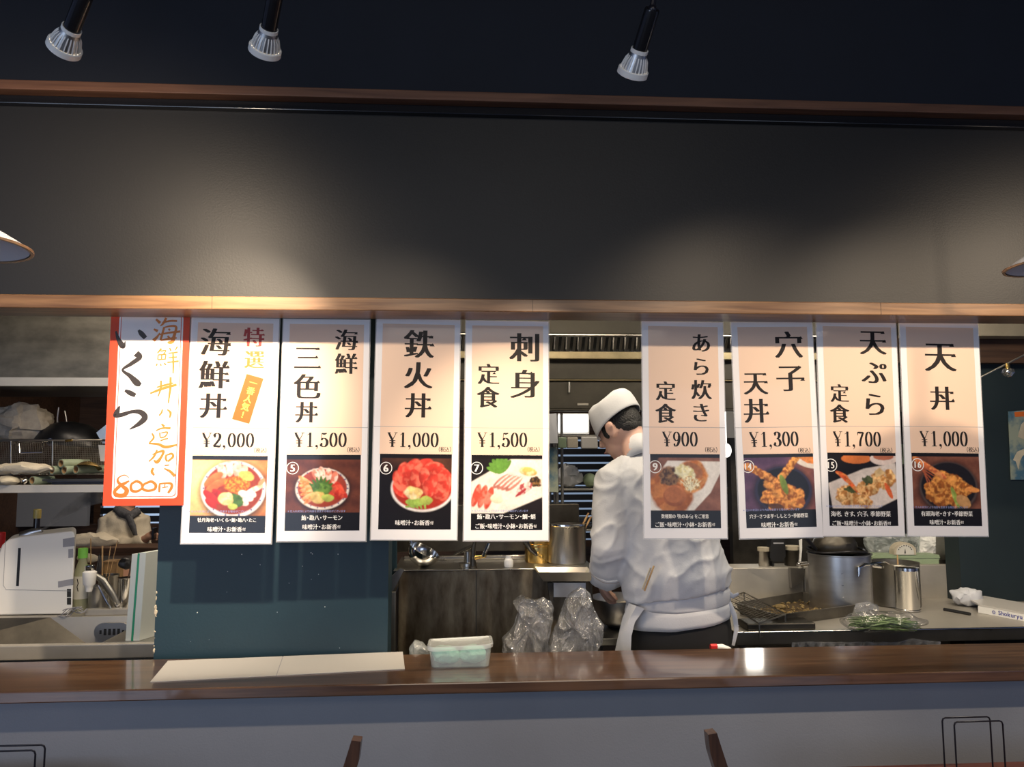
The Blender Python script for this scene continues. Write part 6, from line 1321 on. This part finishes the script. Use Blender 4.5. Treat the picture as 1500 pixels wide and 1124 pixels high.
g = Geo().ball((0, 0, 0), (.06, .03, .035), 24, 16).jitter(.012, 30, 8, True); single('crumpled_wrap', g, M['clear_film'], Vector((at(1256, 878, Yk0 + .3).x, Yk0 + .22, zk + .04)), 'crumpled clear wrap at the foot of the aluminium pot', 'wrap')
kb = [atz(x, y, zk + .006) for x, y in ((1383, 893), (1421, 900))]; single('black_sheath', loc(Geo().tube([kb[0], kb[1]], .008, 8), kb[0]), M['black'], kb[0], 'black bar lying on the right counter beside the white box', 'sheath')
# white printed box
E0, E1 = atz(1433, 898, zk), atz(1500, 911, zk); d = (E1 - E0); nrm = Vector((-d.y, d.x, 0)).normalized(); d2 = d.normalized(); hgt_ = at(1433, 888, E0.y).z - zk
A_, B_ = E0, E0 + d2 * .40; C_, D_ = B_ + nrm * .22, A_ + nrm * .22
wb = thing('white_carton', (A_.x, A_.y, zk), 'flat white carton with blue lettering at the right edge of the counter', 'box')
ctn = pw('carton', Geo().prism([(p.x, p.y) for p in (A_, B_, C_, D_)], zk + .001, zk + hgt_), 'white_plastic', wb)
q0 = atz(1394, 875, zk + hgt_ + .012)
pw('paper_sheets', Geo().prism([(p.x, p.y) for p in (A_ - d2 * .0 + nrm * .004, B_, C_, D_ - d2 * .14 + nrm * .02, A_ - d2 * .12 + nrm * .10)], zk + hgt_ + .001, zk + hgt_ + .008), 'white_paper', wb)
g = Geo(); x = 0
for ch in 'Shokuryu':
    v, f = glyph(ch, .012); w_ = v[:, 0].max() + .06
    g.add([(x + p[0], 0, p[1]) for p in v], f); x += w_
lx = Geo(); S_ = .027
for a in range(0, 360, 15): lx.add([(S_ * .3 * math.cos(R(a)), 0, S_ * .3 * math.sin(R(a))), (S_ * .3 * math.cos(R(a + 15)), 0, S_ * .3 * math.sin(R(a + 15))), (S_ * .2 * math.cos(R(a + 15)), 0, S_ * .2 * math.sin(R(a + 15))), (S_ * .2 * math.cos(R(a)), 0, S_ * .2 * math.sin(R(a)))], [(0, 1, 2, 3)])
lx.add([(-S_ * .1, 0, -S_ * .02), (S_ * .1, 0, -S_ * .02), (S_ * .1, 0, S_ * .05), (-S_ * .1, 0, S_ * .05)], [(0, 1, 2, 3)])
for p in g.v: p *= S_
Mt = Matrix(((d2.x, -nrm.x, 0, 0), (d2.y, -nrm.y, 0, 0), (0, 0, 1, 0), (0, 0, 0, 1)))
t0 = .10; sc0 = (A_ + d2 * t0)
g.xf(Matrix.Translation(Vector((sc0.x, sc0.y, zk + hgt_ * .30)) - nrm * .0012) @ Mt); lx.xf(Matrix.Translation(A_ + d2 * (t0 - .022) + Vector((0, 0, hgt_ * .52)) - nrm * .0012) @ Mt)
pw('blue_lettering', g, 'navy_print', wb, False, ctn); pw('blue_emblem', lx, 'navy_print', wb, False, ctn)
tq = A_ + nrm * .13 - d2 * .10; g = Geo().ball((0, 0, 0), (.075, .05, .045), 26, 16).jitter(.016, 22, 3, True); single('tissue_wad', g, M['cloth_white'], Vector((tq.x - .03, tq.y + .03, zk + .046)), 'crumpled white tissue behind the white carton', 'tissue', None, True)
# scale, bags and boxes on the riser
zq = zsp + .001; Yz = Yk1 + .04
sc1 = thing('kitchen_scale', (at(1335, 820, Yz).x, Yz, zq), 'pale green kitchen scale with a round dial on the riser', 'scale')
pw('scale_body', O([(1278, 828.5), (1278, 817), (1284, 813), (1376, 813), (1377, 828.5)], Yz, .10), 'pale_green', sc1); pw('scale_ridge', O([(1278, 816), (1377, 816), (1377, 818), (1278, 818)], Yz - .003, .01), 'pale_green', sc1)
arch = [(1310, 813)] + [(1326 + 16 * math.cos(R(a)), 808 - 13 * math.sin(R(a))) for a in range(180, -1, -15)] + [(1342, 813)]
dc = pw('dial_case', O(arch, Yz - .004, .05), 'mortar_tan', sc1); pw('dial_face', O([(1326 + (x - 1326) * .8, 812 + (y - 812) * .8) for x, y in arch], Yz - .006, .003), 'scale_face', sc1, False, dc)
for a in range(20, 161, 20): pw('dial_mark', O([(1326 + 10 * math.cos(R(a)) - .6, 808 - 8.5 * math.sin(R(a)) - .8), (1326 + 10 * math.cos(R(a)) + .6, 808 - 8.5 * math.sin(R(a)) - .8), (1326 + 10 * math.cos(R(a)) + .6, 808 - 8.5 * math.sin(R(a)) + .8), (1326 + 10 * math.cos(R(a)) - .6, 808 - 8.5 * math.sin(R(a)) + .8)], Yz - .0075, .002), 'black', sc1, False, dc)
pw('needle', O([(1325, 811), (1326, 804), (1327, 811)], Yz - .0075, .002), 'black', sc1, False, dc)
o = bag([(1345, 815), (1346, 770), (1380, 768), (1384, 790), (1378, 815)], Yz + .17, .04, 'white plastic bag hanging behind the kitchen scale', 3, 'white_bag', 'white_plastic', .02)
o = bag([(1276, 822), (1266, 790), (1280, 775), (1305, 785), (1345, 780), (1345, 812), (1310, 800), (1300, 822)], Yz + .17, .03, 'clear plastic bag left of the kitchen scale dial', 5, 'clear_bag', 'frosted', .02)
sb1 = thing('steel_box', (at(1396, 820, Yz).x, Yz, zq), 'narrow steel box standing on the riser', 'box'); pw('box_body', O([(1386, 826), (1386, 770), (1408, 770), (1409, 826)], Yz, .09), 'steel_dull', sb1); pw('box_base', O([(1377, 828), (1377, 820), (1412, 822), (1412, 828)], Yz - .01, .12), 'steel_dark', sb1)
single('white_cup', O([(1409, 805), (1420, 803), (1421, 826), (1411, 826)], Yz + .02, .03) and loc(O([(1412, 805), (1421, 803), (1422, 826), (1413, 826)], Yz + .02, .03), at(1415, 826, Yz)), M['scale_face'], at(1415, 826, Yz), 'small pale cup right of the narrow steel box', 'cup')
zl = at(1120, 832, Yk1).z + .001
for px, wpx, m_n, y0, lb in ((1119, 16, 'steel', 803, 'grey canister with a cream lid on the left riser step'), (1160, 22, 'steel_dark', 801, 'dark canister with a cream lid beside the white strip')):
    c_, r_c, h_c = can('lidded_canister', px, 815, y0, wpx, Yz + .03, m_n, lb, 'canister', zl, 'lidded canisters on the riser', n=24); put('lid', Geo().lathe([(r_c + .003, h_c - .015), (r_c + .003, h_c + .004), (.002, h_c + .006)], 24, capa=True), M['mortar_tan'], c_, True)
bh = thing('knife_block', (at(1140, 820, Yz).x, Yz, zl), 'black plastic holder between the two lidded canisters', 'holder'); hb2 = pw('holder_body', O([(1130, 788), (1150, 788), (1151, 816), (1146, 823), (1133, 823), (1128, 817)], Yz - .01, .05), 'black', bh); pw('holder_leg', O([(1132, 822), (1134, 822), (1134, 831), (1132, 831)], Yz, .04), 'black', bh); pw('holder_slot', O([(1133, 795), (1148, 795), (1148, 797), (1133, 797)], Yz - .012, .004), 'tape_grey', bh, False, hb2)
single('white_strip', loc(O([(1171, 792), (1175, 790), (1175, 806), (1173, 830), (1170, 830), (1172, 808)], Yz - .03, .008), at(1172, 830, Yz)), M['white_plastic'], at(1172, 830, Yz), 'narrow white strip standing on the riser step by the pot handle', 'strip')
# back wall behind riser
struct('wall_kitchen_back_right', Geo().box((at(1074, 800, 4.6).x, 4.6, 0), (xr + .7, 4.66, 2.5)), M['steel_dark'])
single('wall_card', Geo().box((-.05, -.01, -.09), (.05, 0, .09)), M['white_paper'], at(1066, 620, 4.5999), 'white card seen in the gap left of poster 14', 'card')
single('hanging_bulb', Geo().ball((0, 0, 0), (.028, .028, .04), 16, 12).tube([(0, 0, .03), (0, 0, 2.52 - at(1064, 660, 4.3).z)], .004, 6), M['lit_window'], at(1064, 660, 4.3), 'bright bulb seen in the gap left of poster 14', 'lamp', None, True)
single('green_box', Geo().box((-.06, -.06, -.05), (.06, 0, .07)), M['pale_green'], at(1322, 668, 4.61), 'pale green box seen between posters 15 and 16', 'box')
lq = at(1098, 722, 4.56); wl = thing('work_lamp', (lq.x, 4.599, lq.z), 'bright lamp on the kitchen back wall behind poster 14, mirrored in the counter', 'lamp')
put('lamp_case', Geo().box((-.06, -.03, -.09), (.06, 0, .09), .006), M['steel_satin'], wl); put('lamp_glass', Geo().box((-.05, -.036, -.08), (.05, -.0301, .08), .003), M['lamp_glow'], wl)
# right: fish poster, knob lamp on rod
fp = thing('wall_poster', at(1510, 650, 3.855), 'blue fish chart poster on the dark wall at the right edge', 'poster'); Yf2 = 3.852
pw('sheet', O([(1477, 603), (1545, 598), (1549, 702), (1481, 703)], Yf2, .003), 'fish_blue', fp)
pw('title_band', O([(1486, 604), (1540, 600), (1540, 608), (1487, 611)], Yf2 - .001, .003), 'slip_orange', fp)
for pts in ([(1491, 640), (1496, 622), (1502, 616), (1500, 634), (1508, 640), (1520, 636), (1510, 648), (1498, 643)], [(1484, 674), (1490, 662), (1504, 656), (1520, 658), (1506, 664), (1498, 668), (1494, 676), (1492, 688), (1488, 676)]):
    pw('printed_fish', O(pts, Yf2 - .001, .003), 'mortar_tan', fp)
Ykn = 3.5; kn = thing('glass_knob_lamp', at(1476, 544, Ykn), 'faceted glass lamp hanging from a slanting rod, upper right', 'lamp'); k_ = mpp(Ykn)
g = Geo().lathe([(.001, -9 * k_), (5 * k_, -8 * k_), (9.5 * k_, -2 * k_), (8.5 * k_, 3 * k_), (4 * k_, 5 * k_)], 8, capb=True); put('faceted_glass', g, M['glass'], kn)
put('lamp_core', Geo().ball((0, 0, -1 * k_), (4 * k_, 4 * k_, 5 * k_), 10, 8), M['steel_bright'], kn, True); put('lamp_neck', Geo().tube([(0, 0, 4 * k_), (0, 0, 12 * k_)], 3.6 * k_, 10), M['brass'], kn, True)
rod = at(1476, 533, Ykn); single('slanting_rod', loc(Geo().tube([at(1430, 556, Ykn), at(1510, 515, Ykn)], .0045, 8), rod), M['steel_dull'], rod, 'thin slanting steel rod at the upper right, holding the glass lamp', 'rod')
struct('wall_soffit_band', Geo().box((xr - .3, 3.70, at(1450, 492, 3.7).z), (XR + .6, 3.80, 2.52)), M['kitchen_ceiling'])
# film dangling below the steel counter
g = Geo(); rr = random.Random(6)
for x0, x1 in ((1160, 1262), (1262, 1378)):
    n = 14; top_, bot_ = [], []
    for i in range(n + 1):
        x = x0 + (x1 - x0) * i / n; top_.append(at(x, 941 + rr.uniform(-1, 1) - 5 * math.exp(-((x - 1342) / 18) ** 2), Yk0 - .012 - .006 * (i % 2))); bot_.append(at(x, 955, Yk0 - .012 - .008 * ((i + 1) % 2)))
    g = Geo().rings([top_, bot_, [p + Vector((0, .003, 0)) for p in bot_], [p + Vector((0, .003, 0)) for p in top_]], False, False, False)
    c = (top_[0] + top_[-1]) / 2; single('dangling_film', loc(g, c), M['clear_film'], c, ['clear film hanging under the steel counter edge, left piece', 'clear film hanging under the steel counter edge, right piece'][x0 > 1200], 'film', 'film under the counter edge')
